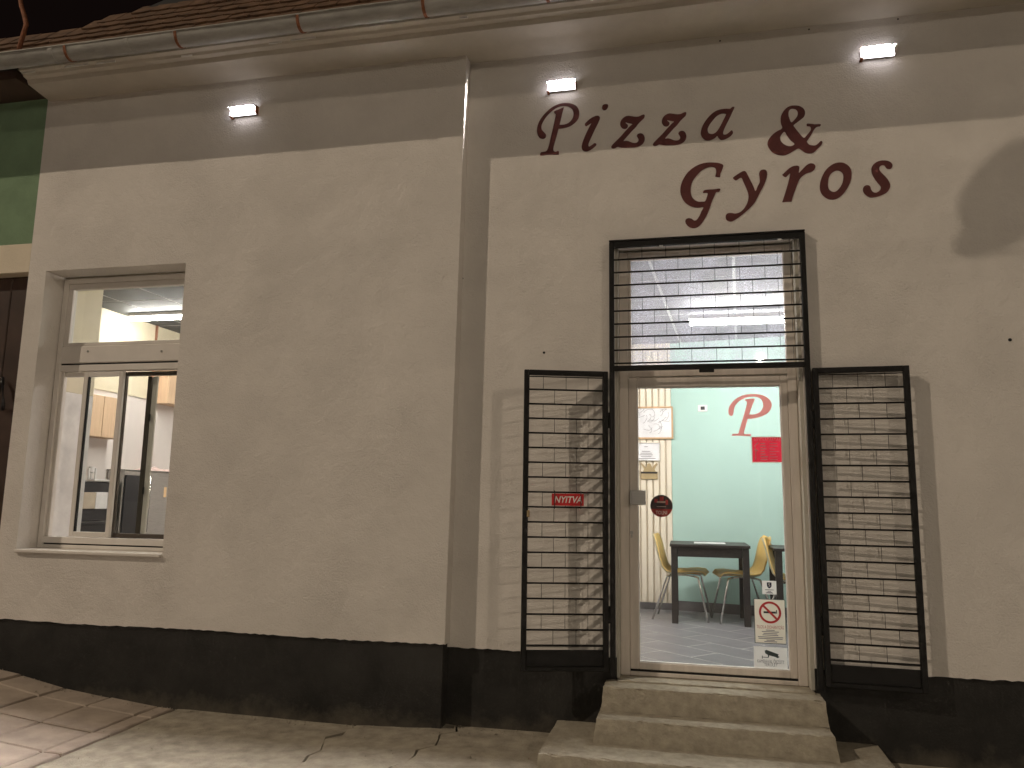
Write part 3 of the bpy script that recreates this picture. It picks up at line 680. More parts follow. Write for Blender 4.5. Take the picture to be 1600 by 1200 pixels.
def ceiling_panels(base, x0, x1, y0, y1, z, step, m, rot=0, g=.012):
    c, s = math.cos(rot), math.sin(rot); cx, cy = (x0+x1)/2, (y0+y1)/2
    k = int(max(x1-x0, y1-y0)/step)+3
    for i in range(-k, k):
        for j in range(-k, k):
            u0, v0 = i*step+g, j*step+g; u1, v1 = (i+1)*step-g, (j+1)*step-g
            q = clip_poly([(cx+u*c-v_*s, cy+u*s+v_*c) for u, v_ in ((u0, v0), (u1, v0), (u1, v1), (u0, v1))], [(1, 0, x0), (-1, 0, -x1), (0, 1, y0), (0, -1, -y1)])
            n = len(q)
            if n >= 3: mk('ceiling_panel', [(a, b, z-.003) for a, b in q]+[(a, b, z-.0005) for a, b in q], [tuple(range(n))[::-1]]+[(e, (e+1) % n, n+(e+1) % n, n+e) for e in range(n)], m, base)
ceiling_panels(kc, KX0, KX1, KY0, KY1, KZ, .6, M['ceil'])
# inner reveal of the window, white boards
def lining(x0, x1, z0, z1, m):
    lin = MB(); lin.box((x0, .147, z0), (x1, KY0-.0005, z1)); struct(lin.build('kitchen_window_lining', m))
lining(WX0-.06, WX0-.004, WZ0-.05, 2.42, M['white']); lining(WX0-.06, WX0-.004, 2.421, KZ+.05, M['yellowroom']); lining(WX1+.004, WX1+.06, WZ0-.05, KZ+.05, M['yellowroom'])
lining(WX0-.003, WX1+.003, WZ0-.05, WZ0+.002, M['white'])
hv = [(WX0-.003, .147, 3.402), (WX1+.003, .147, 3.402), (WX1+.003, KY0, KZ-.01), (WX0-.003, KY0, KZ-.01)]
struct(mk('kitchen_window_head', hv+[(x, y, z+.03) for x, y, z in hv], BOXF, M['yellowroom']))
# LED batten
def batten(name, lo, hi, m, label, cat='ceiling light'):
    c = ((lo[0]+hi[0])/2, (lo[1]+hi[1])/2, hi[2]); t = empty(name, c, label, cat)
    box('body', (lo[0], lo[1], (lo[2]+hi[2])/2), hi, M['white'], t)
    box('diffuser', (lo[0]+.01, lo[1]+.006, lo[2]), (hi[0]-.01, hi[1]-.006, (lo[2]+hi[2])/2-.001), m, t, .004)
    return t
p = atx(210, 494, KX0+.25)
lk = atz(232, 496, KZ-.06)
batten('ceiling_batten', (atz(193, 494, KZ-.06).x, lk.y-.04, KZ-.09), (-3.3, lk.y+.04, KZ-.01), M['tubek'], 'lit LED batten under the dark kitchen ceiling seen through the upper window pane')
batten('ceiling_batten', (-4.4, 2.2, KZ-.09), (-3.2, 2.28, KZ-.01), M['tubek'], 'unseen second LED batten added to brighten the kitchen')  # extra lamp out of sight, added to light the kitchen and window lining
# wall cupboards on the left wall
def cupboard(y0, y1, z0, z1, dep, label):
    t = empty('wall_cupboard', (KX0, (y0+y1)/2, z0), label, 'cupboard')
    box('carcass', (KX0+.001, y0, z0), (KX0+dep-.02, y1, z1), M['oak'], t)
    k = 2; wdt = (y1-y0)/k
    for i in range(k): box('door', (KX0+dep-.018, y0+i*wdt+.002, z0+.002), (KX0+dep, y0+(i+1)*wdt-.002, z1-.002), M['oak'], t)
    return t
c0, c1 = atx(139, 618, KX0+.2), atx(184, 684, KX0+.2)
cupboard(c0.y-.1, c1.y+.08, atx(150, 682, KX0+.2).z, atx(150, 616, KX0+.2).z, .2, 'pale oak kitchen wall cupboard seen through the left window sash')
q0 = atx(262, 630, KX0+.2)
cupboard(q0.y, q0.y+.7, q0.z, q0.z+.55, .2, 'pale cupboard at the right edge of the kitchen window, beside the copper pipe')
# copper pipe
cp = atx(238, 600, KX0+.04); cpb = atx(229, 716, KX0+.04)
t = empty('copper_pipe', (KX0+.04, cp.y, cpb.z), 'vertical copper pipe on the pink kitchen wall', 'pipe')
tube('pipe', [(KX0+.04, cp.y, cpb.z), (KX0+.04, cp.y, KZ-.01)], .016, M['copper'], t)
tube('valve', [(KX0+.04, cp.y, cpb.z+.0), (KX0+.04, cp.y, cpb.z+.05)], .024, M['chrome'], t)
tube('valve', [(KX0+.02, cp.y, cpb.z+.03), (KX0+.09, cp.y, cpb.z+.03)], .012, M['chrome'], t)
# counter with appliances
ct = atx(150, 800, KX0+.18).z-.10
t = empty('kitchen_counter', (KX0+.3, 1.6, FLOOR), 'dark kitchen counter against the left kitchen wall under the cupboard', 'counter')
box('worktop', (KX0+.001, .60, ct-.03), (KX0+.32, 2.1, ct), M['black'], t); box('cabinet', (KX0+.001, .61, FLOOR), (KX0+.30, 2.09, ct-.031), M['black'], t)
def on_left(px0, py0, px1, py1, X): a, b = atx(px0, py0, X), atx(px1, py1, X); return min(a.y, b.y), max(a.y, b.y), min(a.z, b.z), max(a.z, b.z)
y0, y1, z0, z1 = on_left(126, 752, 172, 830, KX0+.2)
t = empty('coffee_machine', (KX0+.12, (y0+y1)/2, ct), 'black coffee machine with pale front panels seen through the left window sash', 'coffee machine')
box('body', (KX0+.03, y0-.06, ct+.001), (KX0+.18, y1+.05, z1), M['black'], t, .008)
y0b, y1b, z0b, z1b = on_left(128, 769, 150, 795, KX0+.2)
box('front_panel', (KX0+.18, y0b-.03, z0b), (KX0+.196, y1b, z1b), M['greybox'], t); y0c, y1c, z0c, z1c = on_left(151, 769, 164, 795, KX0+.2)
box('front_panel', (KX0+.18, y0c, z0c), (KX0+.20, y1c+.03, z1c), M['white'], t)
y0d, y1d, z0d, z1d = on_left(128, 816, 160, 818, KX0+.2); box('drip_edge', (KX0+.18, y0d, z0d-.004), (KX0+.205, y1d, z1d+.006), M['chrome'], t)
box('top_tray', (KX0+.03, y0-.05, z1+.001), (KX0+.19, y1+.04, z1+.012), M['steel'], t)
a0, a1, e0, e1 = on_left(147, 733, 168, 750, KX0+.12)
mb = MB(); mb.box((KX0+.06, a0-.02, z1+.014), (KX0+.16, a1, z1+.03)); mb.box((KX0+.06, a0-.02, z1+.03), (KX0+.075, a0+.0, e1+.01)); mb.box((KX0+.145, a0-.02, z1+.03), (KX0+.16, a0, e1+.01))
tag(mb.build('white_tray', M['white']), 'small white tray standing on top of the coffee machine', 'tray')
a0, a1, e0, e1 = on_left(150, 716, 156, 750, KX0+.08)
mb = MB(); mb.tube([(KX0+.04, a0, z1+.014), (KX0+.04, a0, z1+.10), (KX0+.04, a0, z1+.11), (KX0+.04, a0, z1+.17)], [.008, .008, .032, .032], 12)
tag(mb.build('paper_roll_holder', M['white']), 'white roll on a thin stand behind the coffee machine', 'holder')
# stainless oven with a towel on it
y0, y1, z0, z1 = on_left(196, 735, 262, 838, KX0+.24)
t = empty('steel_oven', (KX0+.12, (y0+y1)/2, FLOOR), 'stainless steel oven with glowing door under the copper pipe', 'oven')
box('body', (KX0+.002, y0, FLOOR), (KX0+.22, y1+.5, z1), M['steel'], t, .006)
s0, s1, _, _ = on_left(197, 740, 222, 830, KX0+.24); box('dark_side_door', (KX0+.222, s0+.01, z0), (KX0+.236, s1, z1-.05), M['black'], t)
s0, s1, b0, b1 = on_left(240, 745, 254, 795, KX0+.24); box('door', (KX0+.222, s0-.02, b0), (KX0+.236, s1+.16, b1), M['steel'], t); box('glow_window', (KX0+.237, s1-.0, b0+.14), (KX0+.24, s1+.05, b1-.12), M['heat'], t)
s0, s1, b0, b1 = on_left(234, 740, 238, 830, KX0+.24); tube('handle', [(KX0+.26, s0, b0), (KX0+.26, s0, b1-.02)], .008, M['chrome'], t)
box('top_plate', (KX0+.002, y0-.02, z1+.001), (KX0+.25, y1+.52, z1+.014), M['steel'], t)
# crumpled towel
g0, g1, _, _ = on_left(219, 722, 262, 735, KX0+.16); rr = random.Random(5); vs = []; fs = []; nx, ny = 9, 22
for j in range(ny+1):
    for i in range(nx+1):
        u, v_ = i/nx, j/ny; ed = min(u, 1-u, v_, 1-v_)
        h = .016+.05*min(1, ed*5)*(.5+.5*math.sin(v_*11+u*4)*math.cos(u*7+v_*3))+rr.uniform(0, .006)*min(1, ed*8)
        vs.append((KX0+.04+.17*u+.012*math.sin(v_*9), g0+(g1+.1-g0)*v_+.01*math.sin(u*8), z1+.015+h-.014))
for j in range(ny):
    for i in range(nx): a = j*(nx+1)+i; fs.append((a, a+1, a+nx+2, a+nx+1))
tag(mk('folded_towel', vs, fs, M['towel'], None, smooth=True), 'crumpled pink towel lying on top of the steel oven', 'towel')

# ------------------------------------------------------------------ door and transom window
Yd = .12
door = empty('door', (0, 0, 0)); door.parent = bld; door.location = Vector((.17, Yd, .38))-bld.location
dp = M['doorpaint']
def dbox(name, x0, x1, z0, z1, y0, y1, m=None, bev=.004): return box(name, (x0, y0, z0), (x1, y1, z1), m or dp, door, bev)
FX0, FX1 = DX0+.02, DX1-.025
dbox('frame', FX0, FX0+.062, .385, 3.37, Yd, Yd+.07); dbox('frame', FX1-.06, FX1, .385, 3.37, Yd, Yd+.07)
dbox('frame', FX0+.062, FX1-.06, 3.335, 3.37, Yd, Yd+.07)
dbox('frame', FX0+.062, FX1-.06, 2.442, 2.515, Yd, Yd+.07)
dbox('frame', FX0+.062, FX1-.06, .385, .412, Yd, Yd+.09)
dbox('threshold_gap', FX0+.064, FX1-.062, .4125, .4245, Yd+.012, Yd+.05, M['seal'], .001)
# glazing beads with a rough painted edge round the transom pane
tz0, tz1, tx0, tx1 = 2.53, 3.315, -.35, .722
for (a, b, c, d) in ((FX0+.063, tx0, 2.516, 3.334), (tx1, FX1-.061, 2.516, 3.334)): dbox('transom_bead', a, b, c, d, Yd+.016, Yd+.06)
for (c, d) in ((2.516, tz0), (tz1, 3.334)): dbox('transom_bead', tx0+.0005, tx1-.0005, c, d, Yd+.018, Yd+.06)
dbox('transom_pane', tx0-.004, tx1+.004, tz0-.004, tz1+.004, Yd+.036, Yd+.041, M['dusty'], 0)
# leaf
gx0, gx1, gz0, gz1 = -.312, .668, .472, 2.366
lf = dict(y0=Yd+.012, y1=Yd+.058)
dbox('leaf_stile', FX0+.064, gx0, .426, 2.438, **lf); dbox('leaf_stile', gx1, FX1-.062, .426, 2.438, **lf)
dbox('leaf_rail', gx0, gx1, gz1, 2.438, **lf); dbox('leaf_rail', gx0, gx1, .426, gz0, **lf)
for (a, b, c, d) in ((gx0, gx0+.006, gz0, gz1), (gx1-.006, gx1, gz0, gz1), (gx0+.006, gx1-.006, gz1-.006, gz1), (gx0+.006, gx1-.006, gz0, gz0+.006)):
    dbox('glazing_bead', a, b, c, d, Yd+.02, Yd+.05, M['white'], .002)
dbox('pane', gx0+.002, gx1-.002, gz0+.002, gz1-.002, Yd+.034, Yd+.040, M['clear'], 0)
a, b = at(987, 766, Yd-.03), at(1009, 789, Yd-.03)
mb = MB(); mb.box((a.x, Yd-.035, b.z), (b.x, Yd-.029, a.z), .002); mb.box((a.x-.012, Yd-.035, b.z), (a.x-.001, Yd+.012, a.z), .001); mb.build('pull_handle', M['steel'], door)
kx = at(987, 832, Yd+.012); mb = MB(); disc(mb, (kx.x, kx.z), .012, Yd+.004, Yd+.013, 16); mb.box((kx.x-.006, Yd+.005, kx.z-.035), (kx.x+.006, Yd+.012, kx.z-.008)); mb.build('lock_cylinder', M['steel'], door)
# dark strip of daylight seal at the bottom of reveal: plaster jambs of the recess
for x0, x1 in ((DX0+.0005, DX0+.0195), (DX1-.0245, DX1-.0005)): box('jamb_lining', (x0, .02, .385), (x1, Yd+.06, 3.384), M['jamb'], bld, .002)

# ------------------------------------------------------------------ iron grilles
def bar(mb, a, b, r_=.005, n=6): mb.tube([a, b], r_, n)
def gate(name, hx, hy, fx, fy, z0, z1, label, mirror):
    wv = Vector((fx-hx, fy-hy, 0)); L = wv.length; ang = math.atan2(wv.y, wv.x)
    t = empty(name, (hx, hy, z0), label, 'gate', None, ang); H = z1-z0; s = .036
    def lb(nm, u0, u1, v0, v1, t_=.036, m=M['iron']):
        return box(nm, (u0, -t_/2, v0), (u1, t_/2, v1), m, t, .003, True)
    lb('stile', 0, s, 0, H); lb('stile', L-s, L, 0, H); lb('top_rail', s, L-s, H-s, H); lb('bottom_rail', s, L-s, 0, .028)
    kp = .155; lb('kick_plate', s, L-s, .03, kp-.02, .006); lb('kick_rail', s, L-s, kp, kp+.014, .014)
    nb_ = 18; zs = [kp+.007+(H-s-kp-.007)*i/nb_ for i in range(nb_+1)]
    for z in zs[1:-1]: tube('bar', [(s-.002, 0, z), (L-s+.002, 0, z)], .0068, M['iron'], t, 6, True)
    lb('tie', s, L-s, H-s-.014, H-s-.006, .01)
    A, B = ((.2, .5, .81), (.355, .655)) if not mirror else ((.17, .47, .79), (.33, .64))
    for i in range(nb_):
        for u in (A if i % 2 else B):
            x = s+(L-2*s)*u; tube('rod', [(x, 0, zs[i]+.004), (x, 0, zs[i+1]-.004)], .0017, M['iron'], t, 5, True)
    for z in (.18*H, .83*H):
        tube('hinge', [(-.008, 0, z-.055), (-.008, 0, z+.055)], .012, M['iron'], t, 10, True)
    return t, L, H
gl, LL, LH = gate('security_gate', -.505, -.035, -1.07, -.20, .436, 2.455, 'black iron barred gate swung open against the wall left of the door', False)
gr, RL, RH = gate('security_gate', .853, -.035, 1.438, -.062, .428, 2.452, 'black iron barred gate swung open against the wall right of the door', True)
gl['group'] = gr['group'] = 'open security gates beside the door'
gf = empty('transom_grille', (.18, -.03, .43), 'black iron barred grille and posts framing the transom window over the door', 'grille')
def gb(nm, x0, x1, z0, z1, y0=-.048, y1=-.012): return box(nm, (x0, y0, z0), (x1, y1, z1), M['iron'], gf, .003)
gx_0, gx_1 = -.492, .842
gb('post', gx_0, gx_0+.034, .40, 3.40); gb('post', gx_1-.034, gx_1, .40, 3.40); gb('top_rail', gx_0+.034, gx_1-.034, 3.36, 3.40); gb('bottom_rail', gx_0+.034, gx_1-.034, 2.462, 2.496)
gb('cover_flat', gx_0, gx_1, 3.401, 3.413, -.055, .0)
zs = [2.496+(3.36-2.496)*i/10 for i in range(11)]
zs = [2.515+.0945*i for i in range(10)]
for z in zs[:-1]: tube('bar', [(gx_0+.03, -.03, z), (gx_1-.03, -.03, z)], .0064, M['iron'], gf, 6)
for i, z in enumerate(zs[:-1]):
    us = [.157+.1318*k for k in range(6)] if i % 2 == 0 else [.223+.1318*k for k in range(6)]
    if i % 2 == 0: us = us+[.157+.1318*6]
    for u in us:
        x = gx_0+.034+(gx_1-gx_0-.068)*(u-.0); tube('rod', [(x, -.03, z+.004), (x, -.03, min(3.36, z+.0905))], .0017, M['iron'], gf, 5)
lp = at(1104, 577, -.05); box('latch', (lp.x-.05, -.06, 2.435), (lp.x+.05, -.049, 2.468), M['iron'], gf, .003)
for px in (1033, 1218):
    p = at(px, 387 if px < 1100 else 377, -.05); box('clip', (p.x-.013, -.052, 3.345), (p.x+.013, -.0485, 3.356), M['steel'], gf, .001)
# shop "open" sign tied to the left gate
def gate_pt(u, z, y): # on the left gate
    d = Vector((-1.07+.505, -.20+.035, 0)).normalized(); nrm = Vector((-d.y, d.x, 0)); nrm = nrm if nrm.y < 0 else -nrm
    return Vector((-.505, -.035, .432))+d*u+Vector((0, 0, z))+nrm*y
dg_ = Vector((-1.07+.505, -.20+.035, 0)).normalized(); ng = Vector((-dg_.y, dg_.x, 0)); ng = ng if ng.y < 0 else -ng
sa, sb = at(862, 771, -.11), at(911, 791, -.09)
def on_gate(px, py, off=.012):
    o_ = Vector((-.505, -.035, 0))+ng*off; d = ray(px, py); k = (o_-CAM).dot(ng)/d.dot(ng); return CAM+d*k
c4 = [on_gate(862, 770.5), on_gate(912, 772), on_gate(912, 790.5), on_gate(862, 790)]
osn = empty('open_sign', (c4[0]+c4[2])/2, 'small glossy red open sign with white lettering tied to the left gate', 'sign')
zlo, zhi = c4[2].z+.001, c4[0].z-.001; ux = -dg_; cc = (c4[0]+c4[1]+c4[2]+c4[3])/4; hw = (c4[1]-c4[0]).length/2; hh = (zhi-zlo)/2
def sbox(name, u0, u1, v0, v1, d0, d1, m, parent, c=cc, ux=ux, nn=ng):
    vs = [c+ux*u+Vector((0, 0, 1))*v_+nn*d for (u, d, v_) in boxv((u0, d0, v0), (u1, d1, v1))]; return mk(name, vs, BOXF, m, parent)
sbox('panel', -hw, hw, -hh, hh, 0, .004, M['red'], osn)
lettering('text', 'NYITVA', cc+ng*.0046+Vector((0, 0, -.002)), .062, M['text_white'], osn, ux, Vector((0, 0, 1)), width=hw*1.72, offset=.0012, shear=.25)
for u in (-hw+.02, hw-.02): tube('cable_tie', [cc+ux*u+Vector((0, 0, hh+.02))+ng*.006, cc+ux*u+Vector((0, 0, -hh-.022))+ng*.006], .003, M['black'], osn, 6)
# padlock on the free stile
pk = on_gate(825, 801, .0); t = empty('padlock', pk+Vector((0, 0, -.03)), 'small brass padlock hanging on the outer edge of the left gate', 'padlock')
box('body', (pk.x-.013, pk.y-.02, pk.z-.03), (pk.x+.013, pk.y-.002, pk.z+.018), M['gold'], t, .004)
tube('shackle', [(pk.x-.008, pk.y-.011, pk.z+.016), (pk.x-.008, pk.y-.011, pk.z+.036), (pk.x, pk.y-.011, pk.z+.046), (pk.x+.008, pk.y-.011, pk.z+.036), (pk.x+.008, pk.y-.011, pk.z+.016)], .003, M['chrome'], t)

# ------------------------------------------------------------------ steps
st = empty('concrete_steps', (.15, -.3, 0), 'worn concrete steps, two narrow ones on a wide slab, below the door', 'steps')
def rough_step(name, x0, x1, y0, y1, z0, z1, batter=.02, seed=1, nose=.009):
    """block with worn nosing: rows of vertices round the front and sides"""
    rr = random.Random(seed); vs = []; fs = []
    nx = int((x1-x0)/.04)+1
    def row(pts): s = len(vs); vs.extend(pts); return s
    prof = []  # from back of tread, over the nosing, down the riser
    ny = 6
    for i in range(ny+1): prof.append((y1+(y0+nose*1.5-y1)*i/ny, z1))
    prof += [(y0+nose*.4, z1-nose*.35), (y0, z1-nose*1.2)]
    nz = 5
    for i in range(1, nz+1): prof.append((y0-batter*i/nz, z1-nose*1.2+(z0-z1+nose*1.2)*i/nz))
    n = len(prof)
    for i in range(nx+1):
        x = x0+(x1-x0)*i/nx
        e = min(i, nx-i); 
        for k, (y, z) in enumerate(prof):
            zz = z; yy = y; xx = x
            if e == 0:
                if k <= ny: zz -= nose*.5
                t_ = (z1-z)/(z1-z0); xx += (-1 if i == 0 else 1)*batter*.6*t_
            j = .0015 if k < ny else .0035
            chip = -.012*max(0, rr.random()-.9)/.1 if ny-1 <= k <= ny+2 else 0
            vs.append((xx+rr.uniform(-.002, .002), yy+rr.uniform(-j, j)*.8-chip, zz+rr.uniform(-j, j)*.6+chip*.8))
    for i in range(nx):
        for k in range(n-1): a = i*n+k; fs.append((a, a+1, a+n+1, a+n))
    # sides
    for i in (0, nx):
        s = len(vs)
        for k in range(n): v = vs[i*n+k]; vs.append((v[0]+(-batter*.6*(z1-v[2])/(z1-z0) if 0 else 0), v[1], z0-.01))
        for k in range(n-1):
            q = (i*n+k, s+k, s+k+1, i*n+k+1); fs.append(q if i == 0 else q[::-1])
    return mk(name, vs, fs, M['step'], st)
rough_step('tread', -.525, .825, -.185, .13, .225, .372, .022, 11)
rough_step('tread', -.548, .838, -.385, -.03, .09, .2245, .03, 12)
rough_step('tread', -.855, 1.15, -.70, .016, -.08, .0895, .02, 13)
rough_step('sill_slab', DX0+.01, DX1-.01, -.035, .125, .30, .384, .006, 14, .006)

# ------------------------------------------------------------------ dining room behind the door
lt = at(1146, 498, 1.75)
BY = atz(1020, 951.5, FLOOR).y
cx = atz(1053, 952.5, FLOOR).x
m2 = atz(1168, 961, FLOOR); m3 = atz(1168, 972, FLOOR)
mdir = Vector((m2.x-cx, m2.y-BY, 0)).normalized(); mend = Vector((cx, BY, 0))+mdir*3.0
RZ = lt.z+.10
def vwall(name, a, b, z0, z1, m, th=.03, flip=False):
    d = (b-a).normalized(); nn = Vector((d.y, -d.x, 0))*(-1 if flip else 1)
    vs = [a+Vector((0, 0, z0)), b+Vector((0, 0, z0)), b+Vector((0, 0, z1)), a+Vector((0, 0, z1))]; vs += [v-nn*th for v in vs]
    return mk(name, vs, [(0, 1, 2, 3), (7, 6, 5, 4), (0, 4, 5, 1), (1, 5, 6, 2), (2, 6, 7, 3), (3, 7, 4, 0)], m)
cw = struct(vwall('dining_wall_back', Vector((-1.9, BY+.012, 0)), Vector((cx, BY+.012, 0)), FLOOR, RZ+.1, M['cream']))
mw = struct(vwall('dining_wall_mint', Vector((cx, BY, 0)), mend, FLOOR, RZ+.1, M['mint']))
struct(vwall('dining_wall_left', Vector((-1.9, .33, 0)), Vector((-1.9, BY+.04, 0)), FLOOR-.1, RZ+.1, M['room']))
struct(vwall('dining_wall_right', mend, Vector((mend.x, .33, 0)), FLOOR-.1, RZ+.1, M['room']))
fb = struct(mk('dining_floor', [(-1.93, .19, FLOOR-.0015), (mend.x+.1, .19, FLOOR-.0015), (mend.x+.1, BY+.3, FLOOR-.0015), (-1.93, BY+.3, FLOOR-.0015)], [(0, 1, 2, 3)], M['grout']))
cl = struct(mk('dining_ceiling', [(-1.93, .18, RZ), (mend.x+.1, .18, RZ), (mend.x+.1, BY+.3, RZ), (-1.93, BY+.3, RZ)], [(3, 2, 1, 0)], M['grid']))
ceiling_panels(cl, -1.93, mend.x+.1, .18, BY+.3, RZ, .6, M['ceil2'], R(-4))
# floor tiles laid at an angle
fa = math.atan2(m3.y-BY, m3.x-cx); ca, sa_ = math.cos(fa), math.sin(fa); me_t = None; ox, oy = cx, BY
YF = .205
for i in range(-10, 12):
    for j in range(-14, 2):
        u0, v0 = i*.6+(.3 if j % 2 else 0), j*.3; g = .0055
        q = [(ox+u*ca-v_*sa_, oy+u*sa_+v_*ca) for u, v_ in ((u0+g, v0+g), (u0+.6-g, v0+g), (u0+.6-g, v0+.3-g), (u0+g, v0+.3-g))]
        ccx, ccy = sum(p_[0] for p_ in q)/4, sum(p_[1] for p_ in q)/4
        if not (-1.4 < ccx < 2.1 and ccy < BY+.05): continue
        cut = []
        for k in range(4):       # trim the tile at the door threshold
            p0, p1 = q[k], q[(k+1) % 4]
            if p0[1] >= YF: cut.append(p0)
            if (p0[1]-YF)*(p1[1]-YF) < 0: f_ = (YF-p0[1])/(p1[1]-p0[1]); cut.append((p0[0]+(p1[0]-p0[0])*f_, YF))
        if len(cut) < 3: continue
        n = len(cut)
        mk('floor_tile', [(a, b, FLOOR-.0012) for a, b in cut]+[(a, b, FLOOR) for a, b in cut], [tuple(range(n, 2*n))]+[(k, (k+1) % n, n+(k+1) % n, n+k) for k in range(n)], M['floor_tile'], fb)
# cream slats on the back wall
x = -1.0; k = 0
pitch = (atz(1048, 951, FLOOR).x-atz(1005, 951, FLOOR).x)/4.15
x = cx-.001
while x > -1.3:
    box('wall_slat', (x-pitch+.014, BY-.014, FLOOR+.07), (x, BY+.011, RZ), M['cream'], cw, .004); x -= pitch
box('skirting', (-1.9, BY-.02, FLOOR), (cx-.012, BY+.011, FLOOR+.069), M['skirt'], cw, .003)
# skirting along the mint wall
nm = Vector((mdir.y, -mdir.x, 0)); a = Vector((cx, BY, 0))+mdir*.01; b = mend
vs = []
for z in (FLOOR, FLOOR+.10):
    for p_, o_ in ((a, .001), (b, .001), (b, .014), (a, .014)): vs.append(p_+nm*o_+Vector((0, 0, z)))
mk('skirting', vs, BOXF, M['skirt'], mw)
# lights
batten('ceiling_batten', (lt.x-.40, 1.71, lt.z-.045), (lt.x+.78, 1.79, lt.z+.04), M['tube'], 'lit LED batten under the dining room ceiling seen through the transom window')
batten('ceiling_batten', (-1.5, .8, lt.z-.045), (-1.42, 2.2, lt.z+.04), M['tubefill'], 'unseen LED batten added at the left to brighten the dining room')  # extra lamp out of sight, added to spread light through the room
# wall switch panel on the mint wall
def on_mint(px, py, off=0.0):
    o_ = Vector((cx, BY, 0))+nm*off; d = ray(px, py); k = (o_-CAM).dot(nm)/d.dot(nm); return CAM+d*k
sp = on_mint(1098, 638, .002); t = empty('thermostat', sp, 'small white wall panel with black display on the mint wall', 'thermostat')
sbox('plate', -.05, .05, -.036, .036, 0, .008, M['white'], t, sp, mdir, nm); sbox('display', -.022, .024, -.018, .02, .0085, .011, M['black'], t, sp, mdir, nm)
# pictures on the slatted wall
def on_cream(px, py): return at(px, py, BY-.016)
def picture(name, px0, py0, px1, py1, label, fr, border, cat='picture'):
    a, b = on_cream(px0, py0), on_cream(px1, py1); y = BY-.016
    t = empty(name, ((a.x+b.x)/2, y, b.z), label, cat)
    mb = MB(); e = border
    mb.box((a.x, y-.02, b.z), (a.x+e, y, a.z)); mb.box((b.x-e, y-.02, b.z), (b.x, y, a.z)); mb.box((a.x+e, y-.02, a.z-e), (b.x-e, y, a.z)); mb.box((a.x+e, y-.02, b.z), (b.x-e, y, b.z+e))
    mb.build('frame', fr, t); box('sheet', (a.x+e+.0005, y-.010, b.z+e+.0005), (b.x-e-.0005, y-.002, a.z-e-.0005), M['paper'], t, 0)
    return t, a, b, y
t, a, b, y = picture('framed_drawing', 972, 636, 1052, 686, 'wide framed line drawing in a light wood frame on the slatted wall', M['frame_wood'], .018)
# loose line-work of the drawing
rr = random.Random(21); mb = MB(); W_, H_ = b.x-a.x, a.z-b.z
for k in range(26):
    u, v_ = rr.uniform(.12, .88), rr.uniform(.15, .85); ang = rr.uniform(-.5, .9); pts = []
    for i in range(7):
        pts.append((a.x+W_*min(.94, max(.06, u)), y-.0115, b.z+H_*min(.92, max(.08, v_)))); u += .035*math.cos(ang); v_ += .05*math.sin(ang); ang += rr.uniform(-.2, .75)
    mb.tube(pts, .0016, 4)
mb.build('line_work', M['ink'], t)
t, a, b, y = picture('certificate', 980, 692, 1031, 720, 'small white framed certificate below the framed drawing on the slatted wall', M['white'], .008)
mb = MB()
for k, (v_, hw_) in enumerate(((.78, .07), (.52, .16), (.42, .22), (.33, .25), (.24, .2), (.12, .36))): c = (a.x+b.x)/2+.03; mb.box((c-(b.x-a.x)*hw_*.8, y-.0125, b.z+(a.z-b.z)*v_-.003), (c+(b.x-a.x)*hw_*.8, y-.011, b.z+(a.z-b.z)*v_+.003), 0)
mb.build('print', M['text_grey'], t)
# carved wooden plaque
a, b = on_cream(1001, 723), on_cream(1028, 749); y = BY-.016; t = empty('carved_plaque', ((a.x+b.x)/2, y, b.z), 'small carved brown wooden plaque below the certificate', 'plaque')
W_, H_ = b.x-a.x, a.z-b.z
box('board', (a.x, y-.016, b.z), (b.x, y, b.z+H_*.46), M['gold'], t, .005)
pts = [(0, .46), (.14, .47), (.2, .62), (.1, .8), (-.0, .92), (.06, 1.0), (.2, .85), (.32, .7), (.4, .92), (.5, .98), (.6, .9), (.68, .7), (.8, .86), (.95, 1.0), (1.0, .9), (.9, .78), (.82, .6), (.88, .47), (1, .46)]
mb = MB(); plate(mb, [[(a.x+W_*u, b.z+H_*v_) for u, v_ in pts]], lambda p, q, d: (p, y-.012+d, q), .012); mb.build('carved_crest', M['gold'], t)
box('dark_band', (a.x+.004, y-.018, b.z+H_*.34), (b.x-.004, y-.0165, b.z+H_*.45), M['darkwood'], t, 0)

# table
def leg_at(px, py): return atz(px, py, FLOOR)
A, B_ = leg_at(1050, 974.5), leg_at(1174, 980); ty = (A.y+B_.y)/2; tx0_, tx1_ = A.x, B_.x; tdep = .62; TZ = FLOOR+.745
t = empty('dining_table', ((tx0_+tx1_)/2, ty+tdep/2, FLOOR), 'black-brown wooden dining table between the two chairs seen through the door glass', 'table')
rot = math.atan2(B_.y-A.y, B_.x-A.x)
box('tabletop', (tx0_-.012, ty-.012, TZ-.028), (tx1_+.012, ty+tdep+.012, TZ), M['darkwood'], t)
for xx in (tx0_, tx1_-.06):
    for yy in (ty, ty+tdep-.06): box('leg', (xx, yy, FLOOR), (xx+.06, yy+.06, TZ-.0285), M['darkwood'], t)
box('apron', (tx0_+.061, ty+.01, TZ-.12), (tx1_-.061, ty+.03, TZ-.029), M['darkwood'], t); box('apron', (tx0_+.061, ty+tdep-.03, TZ-.12), (tx1_-.061, ty+tdep-.01, TZ-.029), M['darkwood'], t)
for xx in (tx0_+.01, tx1_-.03): box('apron', (xx, ty+.061, TZ-.12), (xx+.02, ty+tdep-.061, TZ-.029), M['darkwood'], t)
mcx = (tx0_+tx1_)/2
tag(box('paper_menu', (mcx-.14, ty+.18, TZ+.001), (mcx+.16, ty+.42, TZ+.004), M['paper'], None, 0), 'white paper menu lying flat on the dining table', 'menu')
